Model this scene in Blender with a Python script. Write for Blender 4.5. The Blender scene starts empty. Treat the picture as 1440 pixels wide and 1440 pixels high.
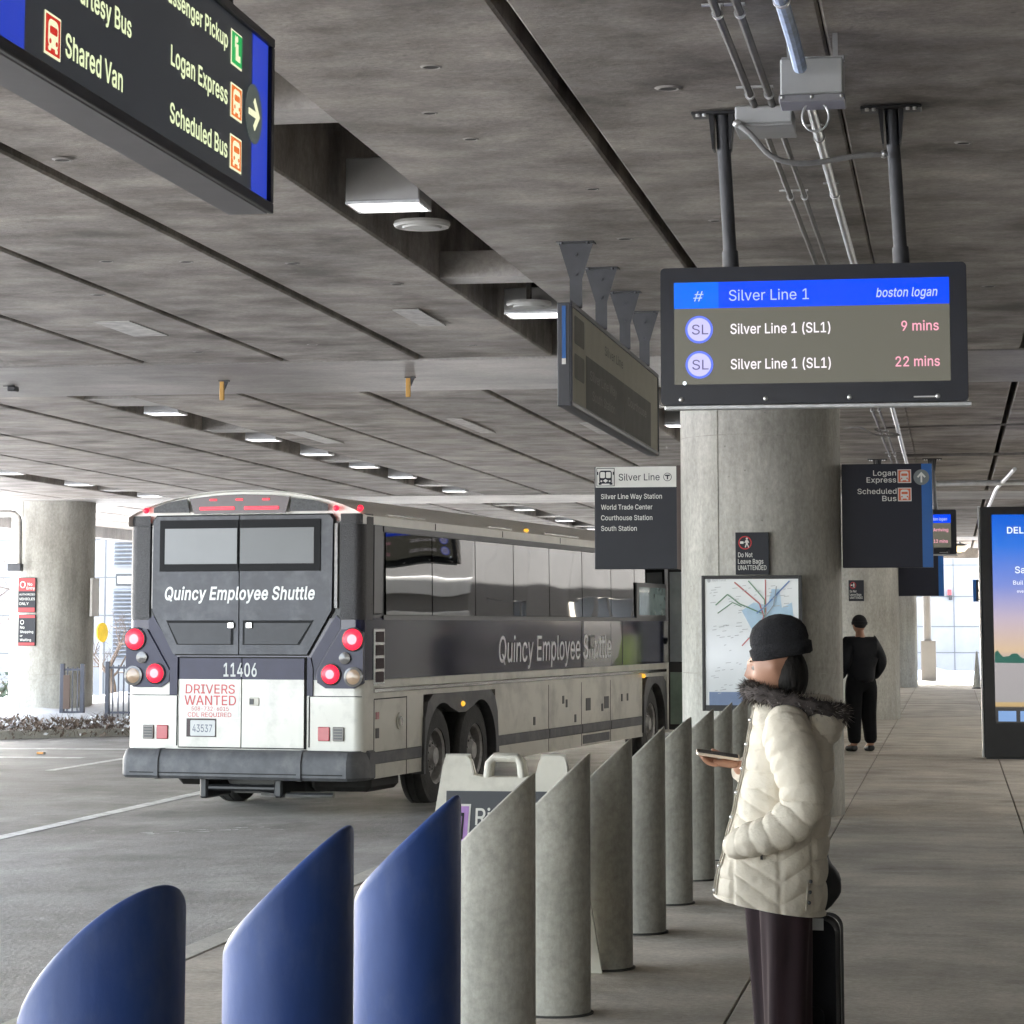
import bpy, bmesh, math, random
from mathutils import Vector, Matrix, noise
random.seed(7)
R = math.radians
PI = math.pi
SC = bpy.context.scene
COL = SC.collection

# ------------------------------------------------------------------ camera, sky, sun, exposure
EXPO = 4.0
cam_d = bpy.data.cameras.new('camera'); cam = bpy.data.objects.new('camera', cam_d); COL.objects.link(cam)
cam.location = (0, 0, 1.68); cam.rotation_euler = (R(90 + 6.3087), 0, R(9.683))
cam_d.sensor_width = 36; cam_d.lens = 90; cam_d.shift_y = -240 / 1440; cam_d.clip_end = 2000; cam_d.clip_start = 0.05
SC.camera = cam
w = bpy.data.worlds.new('World'); SC.world = w; w.use_nodes = True
nt = w.node_tree; sky = nt.nodes.new('ShaderNodeTexSky'); sky.sky_type = 'NISHITA'; sky.sun_disc = False
SUN_EL, SUN_AZ = 27, (-0.3, 0.954)
sky.sun_elevation = R(SUN_EL); sky.sun_rotation = R(-17.5); sky.dust_density = 1.5
bg = nt.nodes['Background']; bg.inputs[1].default_value = 0.15
hs = nt.nodes.new('ShaderNodeHueSaturation'); hs.inputs['Saturation'].default_value = .5; nt.links.new(sky.outputs[0], hs.inputs['Color']); nt.links.new(hs.outputs[0], bg.inputs[0])
sl = bpy.data.lights.new('sun', 'SUN'); so = bpy.data.objects.new('sun', sl); COL.objects.link(so)
sl.energy = 4.5; sl.angle = R(0.5); sl.color = (1, .96, .91)
_c = math.cos(R(SUN_EL))
so.rotation_euler = Vector((-SUN_AZ[0] * _c, -SUN_AZ[1] * _c, -math.sin(R(SUN_EL)))).to_track_quat('-Z', 'Y').to_euler()
so.location = (-20, 60, 40)
SC.view_settings.view_transform = 'Standard'; SC.view_settings.look = 'None'
SC.view_settings.exposure = EXPO; SC.view_settings.gamma = 1
SC.render.engine = 'CYCLES'
cy = SC.cycles
cy.use_denoising = True
cy.max_bounces = 10; cy.diffuse_bounces = 6; cy.glossy_bounces = 4; cy.transmission_bounces = 4
cy.sample_clamp_indirect = 6; cy.caustics_reflective = False; cy.caustics_refractive = False

# ------------------------------------------------------------------ materials
def lin(h):
    v = [int(h[i:i + 2], 16) / 255 for i in (0, 2, 4)]
    return [c / 12.92 if c <= .04045 else ((c + .055) / 1.055) ** 2.4 for c in v]
def _new(name):
    m = bpy.data.materials.new(name); m.use_nodes = True
    n = m.node_tree; b = n.nodes['Principled BSDF']; return m, n, b
def mat(name, col, rough=.5, metal=0, var=.12, scale=6, bump=0, bscale=40, spec=.5, coat=0, stretch=(1, 1, 1), dirt=None, dscale=1.5, damt=.5, bdet=4):
    """principled with procedural mottling (object coordinates), optional dirt colour in patches, optional bump"""
    m, n, b = _new(name); L = n.links.new
    tc = n.nodes.new('ShaderNodeTexCoord'); mp = n.nodes.new('ShaderNodeMapping'); mp.inputs['Scale'].default_value = stretch
    L(tc.outputs['Object'], mp.inputs[0])
    no = n.nodes.new('ShaderNodeTexNoise'); no.inputs['Scale'].default_value = scale; no.inputs['Detail'].default_value = 6; no.inputs['Roughness'].default_value = .6
    L(mp.outputs[0], no.inputs[0])
    rp = n.nodes.new('ShaderNodeValToRGB'); rp.color_ramp.elements[0].position = .3; rp.color_ramp.elements[1].position = .7
    c0 = [c * (1 - var) for c in col[:3]]; c1 = [min(1, c * (1 + var)) for c in col[:3]]
    rp.color_ramp.elements[0].color = (*c0, 1); rp.color_ramp.elements[1].color = (*c1, 1)
    L(no.outputs[0], rp.inputs[0]); out = rp.outputs[0]
    if dirt:
        n2 = n.nodes.new('ShaderNodeTexNoise'); n2.inputs['Scale'].default_value = dscale; n2.inputs['Detail'].default_value = 8; n2.inputs['Roughness'].default_value = .65
        L(mp.outputs[0], n2.inputs[0])
        r2 = n.nodes.new('ShaderNodeValToRGB'); r2.color_ramp.elements[0].position = .48; r2.color_ramp.elements[1].position = .68
        r2.color_ramp.elements[0].color = (0, 0, 0, 1); r2.color_ramp.elements[1].color = (damt, damt, damt, 1)
        L(n2.outputs[0], r2.inputs[0])
        mx = n.nodes.new('ShaderNodeMixRGB'); L(r2.outputs[0], mx.inputs[0]); L(out, mx.inputs[1]); mx.inputs[2].default_value = (*dirt, 1); out = mx.outputs[0]
    L(out, b.inputs['Base Color'])
    b.inputs['Roughness'].default_value = rough; b.inputs['Metallic'].default_value = metal
    b.inputs['Specular IOR Level'].default_value = spec; b.inputs['Coat Weight'].default_value = coat; b.inputs['Coat Roughness'].default_value = .04
    if bump:
        nb = n.nodes.new('ShaderNodeTexNoise'); nb.inputs['Scale'].default_value = bscale; nb.inputs['Detail'].default_value = bdet
        L(mp.outputs[0], nb.inputs[0]); bu = n.nodes.new('ShaderNodeBump'); bu.inputs['Strength'].default_value = bump; bu.inputs['Distance'].default_value = .02
        L(nb.outputs[0], bu.inputs['Height']); L(bu.outputs[0], b.inputs['Normal'])
        if coat: L(bu.outputs[0], b.inputs['Coat Normal'])
    return m
def glow(name, col, k=1.0, base=None, rough=.4):
    """something that gives off light: col is the colour it shows in the picture at k=1"""
    m, n, b = _new(name)
    b.inputs['Base Color'].default_value = (*(base or [c * .15 for c in col]), 1); b.inputs['Roughness'].default_value = rough
    b.inputs['Emission Color'].default_value = (*col, 1); b.inputs['Emission Strength'].default_value = k / 2 ** EXPO
    return m
def concrete(name, c_dark, c_light, stretch=(1, 1, 1), streak=(1, 1, 1), blot=.45, rough=.75, pits=True, bump=.25, stain=(.1, .09, .085), stain_amt=.55, sp=.35, salt=0, pscale=5.5):
    m, n, b = _new(name); L = n.links.new; N = n.nodes.new
    tc = N('ShaderNodeTexCoord')
    def noi(sc, st, det=7, ro=.62):
        mp = N('ShaderNodeMapping'); mp.inputs['Scale'].default_value = st; L(tc.outputs['Object'], mp.inputs[0])
        q = N('ShaderNodeTexNoise'); q.inputs['Scale'].default_value = sc; q.inputs['Detail'].default_value = det; q.inputs['Roughness'].default_value = ro
        L(mp.outputs[0], q.inputs[0]); return q.outputs[0]
    def ramp(src, p0, p1, a=(0, 0, 0), bb=(1, 1, 1)):
        r = N('ShaderNodeValToRGB'); r.color_ramp.elements[0].position = p0; r.color_ramp.elements[1].position = p1
        r.color_ramp.elements[0].color = (*a, 1); r.color_ramp.elements[1].color = (*bb, 1); L(src, r.inputs[0]); return r.outputs[0]
    def mix(f, a, c, mode='MIX'):
        x = N('ShaderNodeMixRGB'); x.blend_type = mode
        if isinstance(f, float): x.inputs[0].default_value = f
        else: L(f, x.inputs[0])
        L(a, x.inputs[1])
        if isinstance(c, tuple): x.inputs[2].default_value = (*c, 1)
        else: L(c, x.inputs[2])
        return x.outputs[0]
    base = ramp(noi(blot, stretch), .32, .68, c_dark, c_light)
    st = ramp(noi(1.6, streak, 8, .7), .35, .75, (.72, .72, .72), (1.22, 1.22, 1.22))
    base = mix(.8, base, st, 'MULTIPLY')
    fine = ramp(noi(30, stretch, 6, .7), .32, .7, (.7, .7, .7), (1.22, 1.22, 1.22))
    base = mix(.7, base, fine, 'MULTIPLY')
    sm = ramp(noi(.75, streak, 10, .72), .56, .74, (0, 0, 0), (stain_amt,) * 3)
    base = mix(sm, base, stain)
    if salt:
        sf = ramp(noi(3.2, streak, 11, .78), .6, .75, (0, 0, 0), (salt,) * 3); base = mix(sf, base, (.46, .45, .43))
    if pits:
        vo = N('ShaderNodeTexVoronoi'); vo.inputs['Scale'].default_value = pscale; L(tc.outputs['Object'], vo.inputs[0])
        pm = ramp(vo.outputs['Distance'], .03, .055, (.45, .45, .45), (0, 0, 0)); base = mix(pm, base, (.07, .065, .06))
    L(base, b.inputs['Base Color']); b.inputs['Roughness'].default_value = rough; b.inputs['Specular IOR Level'].default_value = sp
    bu = N('ShaderNodeBump'); bu.inputs['Strength'].default_value = bump; bu.inputs['Distance'].default_value = .015
    L(noi(14, streak, 8, .7), bu.inputs['Height']); L(bu.outputs[0], b.inputs['Normal'])
    return m
M = {}
M['ceil'] = concrete('ceiling_concrete', (.14, .122, .108), (.47, .43, .39), (1, 1.15, 1), (1.0, 1.7, 1), blot=1.4, pits=True, pscale=4, rough=.68, stain=(.09, .073, .062), stain_amt=.85, sp=.3, salt=.7, bump=.5)
M['cap'] = concrete('cap_concrete', (.2, .186, .172), (.43, .405, .38), (1, 1, 1), (.7, 1.8, 1), blot=.7, pits=False, rough=.5, sp=.5, salt=.3)
M['cavity'] = mat('deck_underside', (.09, .085, .08), .9, var=.3)
M['column'] = concrete('column_concrete', (.35, .338, .3), (.51, .497, .45), (1, 1, .6), (2.2, 2.2, .35), blot=1.2, rough=.8, stain=(.2, .185, .16), stain_amt=.5)
M['walk'] = concrete('sidewalk_concrete', (.31, .278, .23), (.57, .515, .435), (1, 1, 1), (1, 1.15, 1), blot=.9, rough=.85, pits=True, pscale=2.6, stain=(.13, .112, .09), stain_amt=.8, salt=.5, bump=.4)
M['kerb'] = concrete('kerb_stone', (.4, .38, .335), (.55, .53, .475), rough=.85, pits=False)
M['road'] = concrete('road_asphalt', (.17, .163, .152), (.33, .32, .3), (1, 1, 1), (1.3, .8, 1), blot=.7, rough=.75, pits=True, pscale=1.9, bump=.7, stain=(.085, .08, .073), stain_amt=.85, salt=.75)
M['bollard'] = concrete('bollard_concrete', (.34, .33, .29), (.45, .435, .385), (1, 1, 1), (2, 2, .4), blot=2.5, rough=.8, stain=(.2, .185, .16), stain_amt=.45)
M['line'] = mat('worn_road_paint', (.62, .62, .6), .7, var=.2, scale=9, dirt=(.2, .2, .19), dscale=5, damt=.8)
M['snow'] = mat('snow', (.8, .82, .86), .8, var=.08, scale=2, bump=.6, bscale=5, dirt=(.42, .41, .4), dscale=1.2, damt=.5)
M['soil'] = mat('planter_soil', (.16, .13, .1), .95, var=.3, bump=.6)
M['groove'] = mat('joint_dirt_pocket_shade', (.05, .048, .045), .95)
M['patch'] = mat('repair_patch', (.47, .455, .435), .7, var=.3, scale=9)
M['blue_sleeve'] = mat('blue_plastic', (.018, .05, .19), .55, var=.18, scale=5, bump=.1, bscale=22, spec=.38, dirt=(.07, .1, .22), dscale=4, damt=.75, stretch=(1, 1, .5))
M['black'] = mat('black_metal', (.016, .016, .018), .42, var=.2)
M['dkgrey'] = mat('dark_grey_paint', (.045, .047, .055), .45, var=.1)
M['post'] = mat('charcoal_post_paint', (.05, .052, .058), .4, var=.2, scale=12)
M['sign_dark'] = mat('sign_charcoal', (.022, .024, .031), .45, spec=.3, var=.08, scale=4)
M['sign_navy'] = mat('sign_navy_vinyl', (.009, .01, .02), .4, spec=.3, var=.08, scale=3)
M['sign_white'] = mat('sign_white_vinyl', (.66, .66, .62), .45, var=.05)
M['sign_blue'] = mat('sign_blue_vinyl', (.008, .1, .34), .35, var=.05)
M['sign_orange'] = mat('sign_orange_vinyl', (.62, .13, .05), .4, var=.05)
M['sign_red'] = mat('sign_red_vinyl', (.5, .03, .035), .45, var=.08)
M['sign_grey'] = mat('sign_grey_vinyl', (.16, .18, .18), .45, var=.05)
M['galv'] = mat('galvanised_steel', (.5, .51, .52), .35, .85, var=.15, scale=25)
M['conduit_dk'] = mat('painted_conduit', (.15, .14, .13), .5, .3, var=.2, scale=9)
M['conduit_lt'] = mat('pale_conduit', (.55, .56, .57), .35, .5, var=.12, scale=9)
M['flex'] = mat('grey_flexible_conduit', (.3, .3, .3), .45, var=.12, scale=30)
M['box_grey'] = mat('grey_enclosure', (.42, .43, .43), .5, .2, var=.06)
M['bluewrap'] = mat('blue_white_wrap', (.45, .55, .78), .4, var=.25, scale=20)
M['bolt'] = mat('zinc_bolt', (.7, .7, .7), .3, .8)
M['lens'] = glow('lit_lens', (1, .97, .92), 4.5)
M['lens_far'] = glow('lit_lens_far', (1, .94, .86), 3.0)
M['warm'] = glow('warm_dome_lens', (1, .72, .3), 3.0)
M['fixture'] = mat('fixture_paint', (.33, .33, .33), .5, var=.08)
M['yellow'] = mat('yellow_bracket_paint', (.5, .27, .05), .5, var=.2)

# ------------------------------------------------------------------ mesh builder
class MB:
    def __init__(s): s.v = []; s.f = []; s.m = []
    def add(s, vs, fs, mi=0):
        o = len(s.v); s.v += [tuple(x) for x in vs]; s.f += [tuple(i + o for i in f) for f in fs]; s.m += [mi] * len(fs); return s
    def bm(s, b, mi=0):
        b.verts.index_update(); s.add([v.co[:] for v in b.verts], [[v.index for v in f.verts] for f in b.faces], mi); b.free(); return s
    def box(s, x0, x1, y0, y1, z0, z1, bev=0, mi=0, seg=1):
        b = bmesh.new(); bmesh.ops.create_cube(b, size=1)
        for v in b.verts: v.co = Vector(((x0 + x1) / 2 + v.co.x * (x1 - x0), (y0 + y1) / 2 + v.co.y * (y1 - y0), (z0 + z1) / 2 + v.co.z * (z1 - z0)))
        if bev: bmesh.ops.bevel(b, geom=list(b.edges), offset=bev, segments=seg, profile=.5, affect='EDGES')
        return s.bm(b, mi)
    def cyl(s, p0, p1, r0, r1=None, seg=20, mi=0, cap=True):
        p0 = Vector(p0); p1 = Vector(p1); r1 = r0 if r1 is None else r1
        d = (p1 - p0).normalized(); a = d.orthogonal().normalized(); c = d.cross(a); vs = []
        for p, r in ((p0, r0), (p1, r1)):
            for i in range(seg):
                t = 2 * PI * i / seg; vs.append(p + (a * math.cos(t) + c * math.sin(t)) * r)
        fs = [(i, (i + 1) % seg, seg + (i + 1) % seg, seg + i) for i in range(seg)]
        if cap: fs += [tuple(range(seg - 1, -1, -1)), tuple(range(seg, 2 * seg))]
        return s.add(vs, fs, mi)
    def tube(s, pts, r, seg=8, mi=0, cap=True):
        pts = [Vector(p) for p in pts]; n = len(pts); rs = r if isinstance(r, (list, tuple)) else [r] * n; vs = []; a = None
        for i, p in enumerate(pts):
            d = (pts[min(i + 1, n - 1)] - pts[max(i - 1, 0)]).normalized()
            a = d.orthogonal().normalized() if a is None else (a - d * a.dot(d)).normalized()
            c = d.cross(a)
            for k in range(seg):
                t = 2 * PI * k / seg; vs.append(p + (a * math.cos(t) + c * math.sin(t)) * rs[i])
        fs = []
        for i in range(n - 1):
            for k in range(seg):
                k2 = (k + 1) % seg; fs.append((i * seg + k, i * seg + k2, (i + 1) * seg + k2, (i + 1) * seg + k))
        if cap: fs += [tuple(range(seg - 1, -1, -1)), tuple((n - 1) * seg + k for k in range(seg))]
        return s.add(vs, fs, mi)
    def lathe(s, prof, c=(0, 0, 0), axis='z', seg=32, mi=0):
        """prof: list of (radius, height)"""
        vs = []
        for r, h in prof:
            for k in range(seg):
                t = 2 * PI * k / seg; x, y = r * math.cos(t), r * math.sin(t)
                q = {'z': (x, y, h), 'y': (x, h, y), 'x': (h, x, y)}[axis]; vs.append((c[0] + q[0], c[1] + q[1], c[2] + q[2]))
        fs = []
        for i in range(len(prof) - 1):
            for k in range(seg):
                k2 = (k + 1) % seg; fs.append((i * seg + k, i * seg + k2, (i + 1) * seg + k2, (i + 1) * seg + k))
        return s.add(vs, fs, mi)
    def prism(s, poly, fn, h0, h1, mi=0):
        """2-D outline (may be concave) mapped by fn(a, b, h) and extruded from h0 to h1"""
        from mathutils.geometry import tessellate_polygon
        n = len(poly); tri = tessellate_polygon([[Vector((a, b, 0)) for a, b in poly]])
        vs = [fn(a, b, h0) for a, b in poly] + [fn(a, b, h1) for a, b in poly]
        fs = [tuple(t) for t in tri] + [tuple(i + n for i in reversed(t)) for t in tri]
        fs += [(i, (i + 1) % n, n + (i + 1) % n, n + i) for i in range(n)]
        return s.add(vs, fs, mi)
    def ball(s, c, r, seg=16, rings=10, mi=0):
        rx, ry, rz = r if isinstance(r, (tuple, list)) else (r, r, r); b = bmesh.new(); bmesh.ops.create_uvsphere(b, u_segments=seg, v_segments=rings, radius=1)
        for v in b.verts: v.co = Vector((c[0] + v.co.x * rx, c[1] + v.co.y * ry, c[2] + v.co.z * rz))
        return s.bm(b, mi)
    def build(s, name, mats, parent=None, loc=None, smooth=35, merge=False):
        me = bpy.data.meshes.new(name); me.from_pydata(s.v, [], s.f)
        b = bmesh.new(); b.from_mesh(me)
        if merge: bmesh.ops.remove_doubles(b, verts=b.verts, dist=1e-5)
        bmesh.ops.recalc_face_normals(b, faces=b.faces); b.to_mesh(me); b.free()
        if not isinstance(mats, (list, tuple)): mats = [mats]
        for m in mats: me.materials.append(m)
        if len(me.polygons) == len(s.m): me.polygons.foreach_set('material_index', s.m)
        if smooth:
            me.polygons.foreach_set('use_smooth', [True] * len(me.polygons)); me.set_sharp_from_angle(angle=R(smooth))
        o = bpy.data.objects.new(name, me); COL.objects.link(o)
        if parent is not None: o.parent = parent
        if loc is not None: o.location = loc
        return o
def tag(o, label, cat, group=None):
    o['label'] = label; o['category'] = cat
    if group: o['group'] = group
    return o
def thing(name, label, cat, loc=(0, 0, 0), rz=0, group=None):
    o = bpy.data.objects.new(name, None); COL.objects.link(o); o.location = loc; o.rotation_euler = (0, 0, rz); o.empty_display_size = .2
    return tag(o, label, cat, group)
def struct(o, kind='structure'): o['kind'] = kind; return o
def kids(o): return [c for c in COL.objects if c.parent == o]
def dup(o, loc=None, label=None, parent=None):
    c = o.copy(); COL.objects.link(c)
    if parent is not None: c.parent = parent
    if loc is not None: c.location = loc
    if label: c['label'] = label
    for k in kids(o): dup(k, parent=c)
    return c
def rrect(x0, x1, z0, z1, r, n=5):
    out = []
    for cx, cz, a0 in ((x1 - r, z1 - r, 0), (x0 + r, z1 - r, 90), (x0 + r, z0 + r, 180), (x1 - r, z0 + r, 270)):
        for i in range(n + 1):
            t = R(a0 + 90 * i / n); out.append((cx + r * math.cos(t), cz + r * math.sin(t)))
    return out
def circle(cx, cz, r, n=24): return [(cx + r * math.cos(2 * PI * i / n), cz + r * math.sin(2 * PI * i / n)) for i in range(n)]
FY = lambda y: (lambda a, b, h: (a, y - h, b))          # face towards -Y: h is the stand-off
FX = lambda x: (lambda a, b, h: (x + h, a, b))          # face towards +X

# plain sans-serif letter outlines (advance, contours) in 1/500 em
FONT = {'#': (220, '121 0 163 254 188 254 147 0;5 70 9 96 200 96 196 70;32 0 73 254 99 254 57 0;20 158 24 184 215 184 211 158'),
    '(': (137, '45 103 50 162 66 221 88 270 118 270 95 214 81 157 76 103 80 57 94 8 118 -48 88 -48 75 -23 64 2 56 27 49 53 46 78'),
    ')': (137, '19 -48 43 9 57 58 61 103 56 157 41 214 19 270 48 270 71 221 86 162 92 103 91 78 87 52 81 27 72 1 61 -24 48 -48'),
    '-': (227, '168 122 168 94 57 94 57 122'),
    '0': (227, '113 -3 95 -2 79 3 65 12 53 24 42 39 34 57 29 77 25 101 24 127 25 153 29 177 35 197 43 215 53 230 65 242 79 251 95 256 113 258 131 256 147 251 161 242 174 230 184 215 192 197 198 177 201 153 203 127 201 101 198 77 192 57 184 39 174 24 162 12 147 3 131 -2;113 25 125 26 136 30 145 37 153 46 160 58 165 72 169 88 171 107 172 127 171 148 169 166 165 182 160 197 153 208 145 218 136 224 125 228 113 230 101 228 91 224 82 218 73 208 67 197 62 182 58 166 55 148 55 127 55 107 58 88 62 72 67 58 73 46 82 37 91 30 101 26'),
    '1': (227, '38 0 38 27 195 27 195 0;138 254 138 0 106 0 106 224 105 224 43 179 43 213 99 254'),
    '2': (227, '32 0 32 24 117 114 141 141 155 163 160 186 159 194 157 202 154 209 149 215 143 220 137 224 112 230 102 229 94 227 86 224 79 219 74 213 69 207 66 199 64 190 64 181 33 181 34 196 37 209 43 221 51 232 60 241 72 248 84 253 98 257 112 258 127 257 141 254 153 248 164 241 173 233 181 223 186 211 189 199 191 186 185 159 168 129 133 90 76 30 76 28 195 28 195 0'),
    '3': (227, '109 -3 94 -2 80 0 66 5 54 11 44 19 35 29 28 40 24 52 22 66 55 66 56 58 59 50 63 44 69 38 75 33 83 30 109 25 138 30 145 35 152 40 157 46 161 54 164 63 165 72 164 81 162 90 158 98 153 105 146 112 137 117 127 121 115 123 101 124 78 124 78 150 144 224 144 226 35 226 35 254 186 254 186 230 106 139 106 144 124 145 140 143 154 138 167 131 177 122 185 111 192 99 195 86 196 72 195 58 191 45 185 33 177 22 166 13 154 6 141 1 125 -2'),
    '4': (227, '20 53 20 79 123 254 155 254 54 83 54 81 207 81 207 53;141 0 141 61 141 73 141 159 171 159 171 0'),
    '5': (227, '111 -3 96 -2 82 1 70 6 59 12 49 20 41 30 35 41 32 53 30 65 61 65 62 58 65 51 69 44 87 30 111 25 120 26 130 28 138 32 146 38 152 44 157 52 161 61 163 71 164 81 163 92 161 101 157 111 151 119 145 125 137 131 129 135 119 138 109 138 84 134 64 123 34 126 48 254 183 254 183 226 75 226 67 151 68 151 89 162 115 167 126 166 137 164 147 160 156 156 165 150 172 143 179 134 185 125 189 116 193 105 195 94 195 82 194 66 191 51 184 38 176 26 166 16 154 8 141 1 126 -2'),
    '6': (227, '113 -3 98 -2 84 1 71 7 60 15 50 25 42 37 36 51 33 65 32 81 33 93 35 106 40 119 69 170 126 254 161 254 75 131 73 131 83 144 98 153 117 157 132 156 146 153 158 147 169 140 178 131 185 120 190 107 193 94 194 79 193 63 190 49 184 36 176 25 166 15 155 7 142 1 128 -2;113 24 123 25 131 27 139 31 146 37 152 43 157 51 161 59 163 69 164 79 163 89 161 98 157 107 152 114 146 121 139 126 131 130 123 132 113 133 104 132 95 130 87 126 80 121 74 114 69 107 65 99 63 89 62 79 63 69 65 59 69 51 74 43 80 37 87 31 95 27 104 25'),
    '7': (227, '48 0 162 224 162 226 31 226 31 254 195 254 195 224 82 0'),
    '8': (227, '113 -3 97 -2 82 1 68 6 56 13 45 21 37 31 31 42 27 54 26 68 27 78 29 88 33 98 37 106 43 114 51 121 58 126 67 130 76 132 76 133 65 138 55 145 46 154 40 165 36 177 35 190 36 203 40 214 45 225 53 234 62 242 73 249 85 254 99 257 113 258 128 257 141 254 153 249 164 242 173 234 181 225 186 214 190 203 191 190 190 177 186 165 180 154 171 145 162 138 150 133 150 132 159 130 168 126 176 121 183 114 189 106 194 98 197 88 200 78 200 68 199 54 195 42 189 31 181 21 171 13 158 6 145 1 130 -2;113 25 124 25 134 27 142 30 150 34 156 40 161 46 165 53 168 61 168 69 168 78 165 87 161 94 156 101 149 107 141 111 133 115 123 117 113 118 103 117 93 115 85 111 77 107 70 101 65 94 61 87 58 78 58 69 58 61 61 53 64 46 70 40 76 34 84 30 92 27 102 25;113 145 137 150 144 154 149 159 154 165 157 172 159 180 160 188 159 196 157 203 154 210 149 216 144 221 138 225 113 230 89 225 82 221 77 216 72 210 69 203 67 196 66 188 67 180 69 172 72 165 77 159 82 154 89 150'),
    '9': (227, '113 258 128 257 142 253 155 247 166 239 176 229 184 217 190 204 193 189 194 173 194 161 191 148 186 135 158 84 100 0 65 0 151 124 154 124 144 111 128 101 109 97 94 98 81 102 69 107 58 114 49 124 41 134 36 147 33 161 32 176 33 191 36 205 42 218 50 230 60 239 71 247 84 253 98 257;113 230 104 229 95 227 87 223 80 218 74 211 69 204 66 195 63 186 63 176 63 166 66 156 69 148 74 140 80 134 87 129 95 125 104 122 113 122 123 122 131 125 139 129 146 134 152 140 157 147 161 156 163 165 164 175 163 185 161 195 157 204 152 211 146 218 139 223 131 227 123 229'),
    'A': (240, '8 0 101 254 138 254 231 0 198 0 144 151 132 186 116 239 123 239 106 185 95 151 43 0;55 71 55 99 185 99 185 71'),
    'B': (228, '30 0 30 254 121 254 137 253 152 250 164 245 175 239 184 230 190 221 195 210 198 199 199 187 198 177 197 168 193 160 178 143 157 133 157 131 166 130 174 127 182 123 189 117 196 110 201 102 205 92 208 81 209 68 208 56 205 44 200 33 193 24 184 16 172 9 158 4 142 1 123 0;62 29 122 29 140 30 154 34 165 40 172 48 176 58 178 68 177 77 175 85 171 92 166 99 160 104 153 109 144 113 135 115 124 115 62 115;62 143 119 143 144 148 151 152 157 157 162 163 165 170 167 178 168 186 167 197 163 206 156 214 147 221 135 225 120 226 62 226'),
    'C': (255, '134 -3 113 -2 93 4 75 12 59 25 46 40 35 58 27 78 22 101 20 127 22 153 27 176 35 197 46 215 59 230 75 242 93 251 113 256 134 258 170 252 181 248 191 242 201 236 210 228 217 219 224 209 229 198 234 187 236 174 204 174 195 197 179 214 158 224 134 228 119 227 105 223 92 216 80 207 71 196 62 182 57 166 53 148 52 127 53 107 57 88 63 72 71 59 80 47 92 38 105 32 119 28 134 26 158 30 179 40 195 57 204 80 236 80 234 68 229 56 224 45 217 36 210 27 201 19 192 12 181 7 170 2 159 -1 146 -3'),
    'D': (251, '109 0 48 0 48 29 107 29 127 30 144 34 159 40 171 49 182 61 189 75 195 90 198 108 200 128 198 147 195 165 190 180 182 194 172 205 160 214 145 221 129 225 110 226 47 226 47 254 113 254 136 253 157 248 176 239 192 228 206 213 217 196 225 175 229 153 231 128 229 102 224 80 217 59 206 42 192 27 175 15 156 7 134 2;62 254 62 0 30 0 30 254'),
    'E': (209, '30 0 30 254 186 254 186 226 62 226 62 143 178 143 178 114 62 114 62 29 188 29 188 0'),
    'H': (258, '30 0 30 254 62 254 62 144 196 144 196 254 228 254 228 0 196 0 196 116 62 116 62 0'),
    'I': (150, '16 0 16 29 59 29 59 226 16 226 16 254 135 254 135 226 91 226 91 29 135 29 135 0'),
    'K': (233, '52 73 52 108 70 131 87 152 106 172 182 254 224 254 116 138 114 138;30 0 30 254 62 254 62 167 62 112 62 97 62 0;186 0 94 130 114 155 224 0'),
    'L': (196, '30 0 30 254 62 254 62 29 181 29 181 0'),
    'N': (262, '30 0 30 254 68 254 172 91 181 75 194 53 207 27 202 27 200 54 200 79 199 97 199 254 232 254 232 0 193 0 101 145 89 165 74 191 54 226 60 227 61 192 62 164 62 145 62 0'),
    'O': (267, '133 -3 112 -2 93 4 75 12 59 25 46 40 35 58 27 78 22 101 20 127 22 153 27 176 35 197 46 215 59 230 75 242 93 251 112 256 133 258 155 256 174 251 192 242 208 230 221 215 232 197 240 176 245 153 247 127 245 101 240 78 232 58 221 40 208 25 192 12 174 4 155 -2;133 26 148 28 162 32 175 38 186 47 196 58 204 72 210 88 214 106 215 127 214 148 210 166 204 182 196 196 186 207 175 216 162 223 148 227 133 228 119 227 105 223 92 216 81 207 71 196 63 182 57 166 53 148 52 127 53 106 57 88 63 72 71 58 81 47 92 38 105 32 119 28'),
    'P': (222, '30 0 30 254 118 254 136 253 152 250 166 244 178 236 187 226 195 215 200 202 203 189 204 174 203 159 200 145 195 133 187 121 178 112 166 104 152 98 136 94 118 93 55 93 55 121 116 121 129 122 139 124 149 128 156 133 162 139 167 147 170 155 172 164 172 174 172 184 170 193 167 201 162 208 156 214 148 219 139 223 129 225 116 226 62 226 62 0'),
    'Q': (267, '123 80 156 80 185 42 192 32 234 -24 200 -24 173 13 166 23;133 -3 112 -2 93 4 75 12 59 25 46 40 35 58 27 78 22 101 20 127 22 153 27 176 35 197 46 215 59 230 75 242 93 251 112 256 133 258 155 256 174 251 192 242 208 230 221 215 232 197 240 176 245 153 247 127 245 101 240 78 232 58 221 40 208 25 192 12 174 4 155 -2;133 26 148 28 162 32 175 38 186 47 196 58 204 72 210 88 214 106 215 127 214 148 210 166 204 182 196 196 186 207 175 216 162 223 148 227 133 228 119 227 105 223 92 216 81 207 71 196 63 182 57 166 53 148 52 127 53 106 57 88 63 72 71 58 81 47 92 38 105 32 119 28'),
    'R': (224, '30 0 30 254 118 254 136 253 153 250 167 244 178 237 188 227 195 217 200 204 204 191 205 176 204 161 200 148 195 136 188 125 178 116 166 109 152 103 136 100 118 99 48 99 48 128 117 128 129 128 140 130 149 133 156 138 162 143 167 150 170 158 172 167 173 176 172 186 170 194 167 202 162 209 156 215 149 220 140 223 129 225 116 226 62 226 62 0;177 0 115 115 151 115 214 0'),
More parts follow.
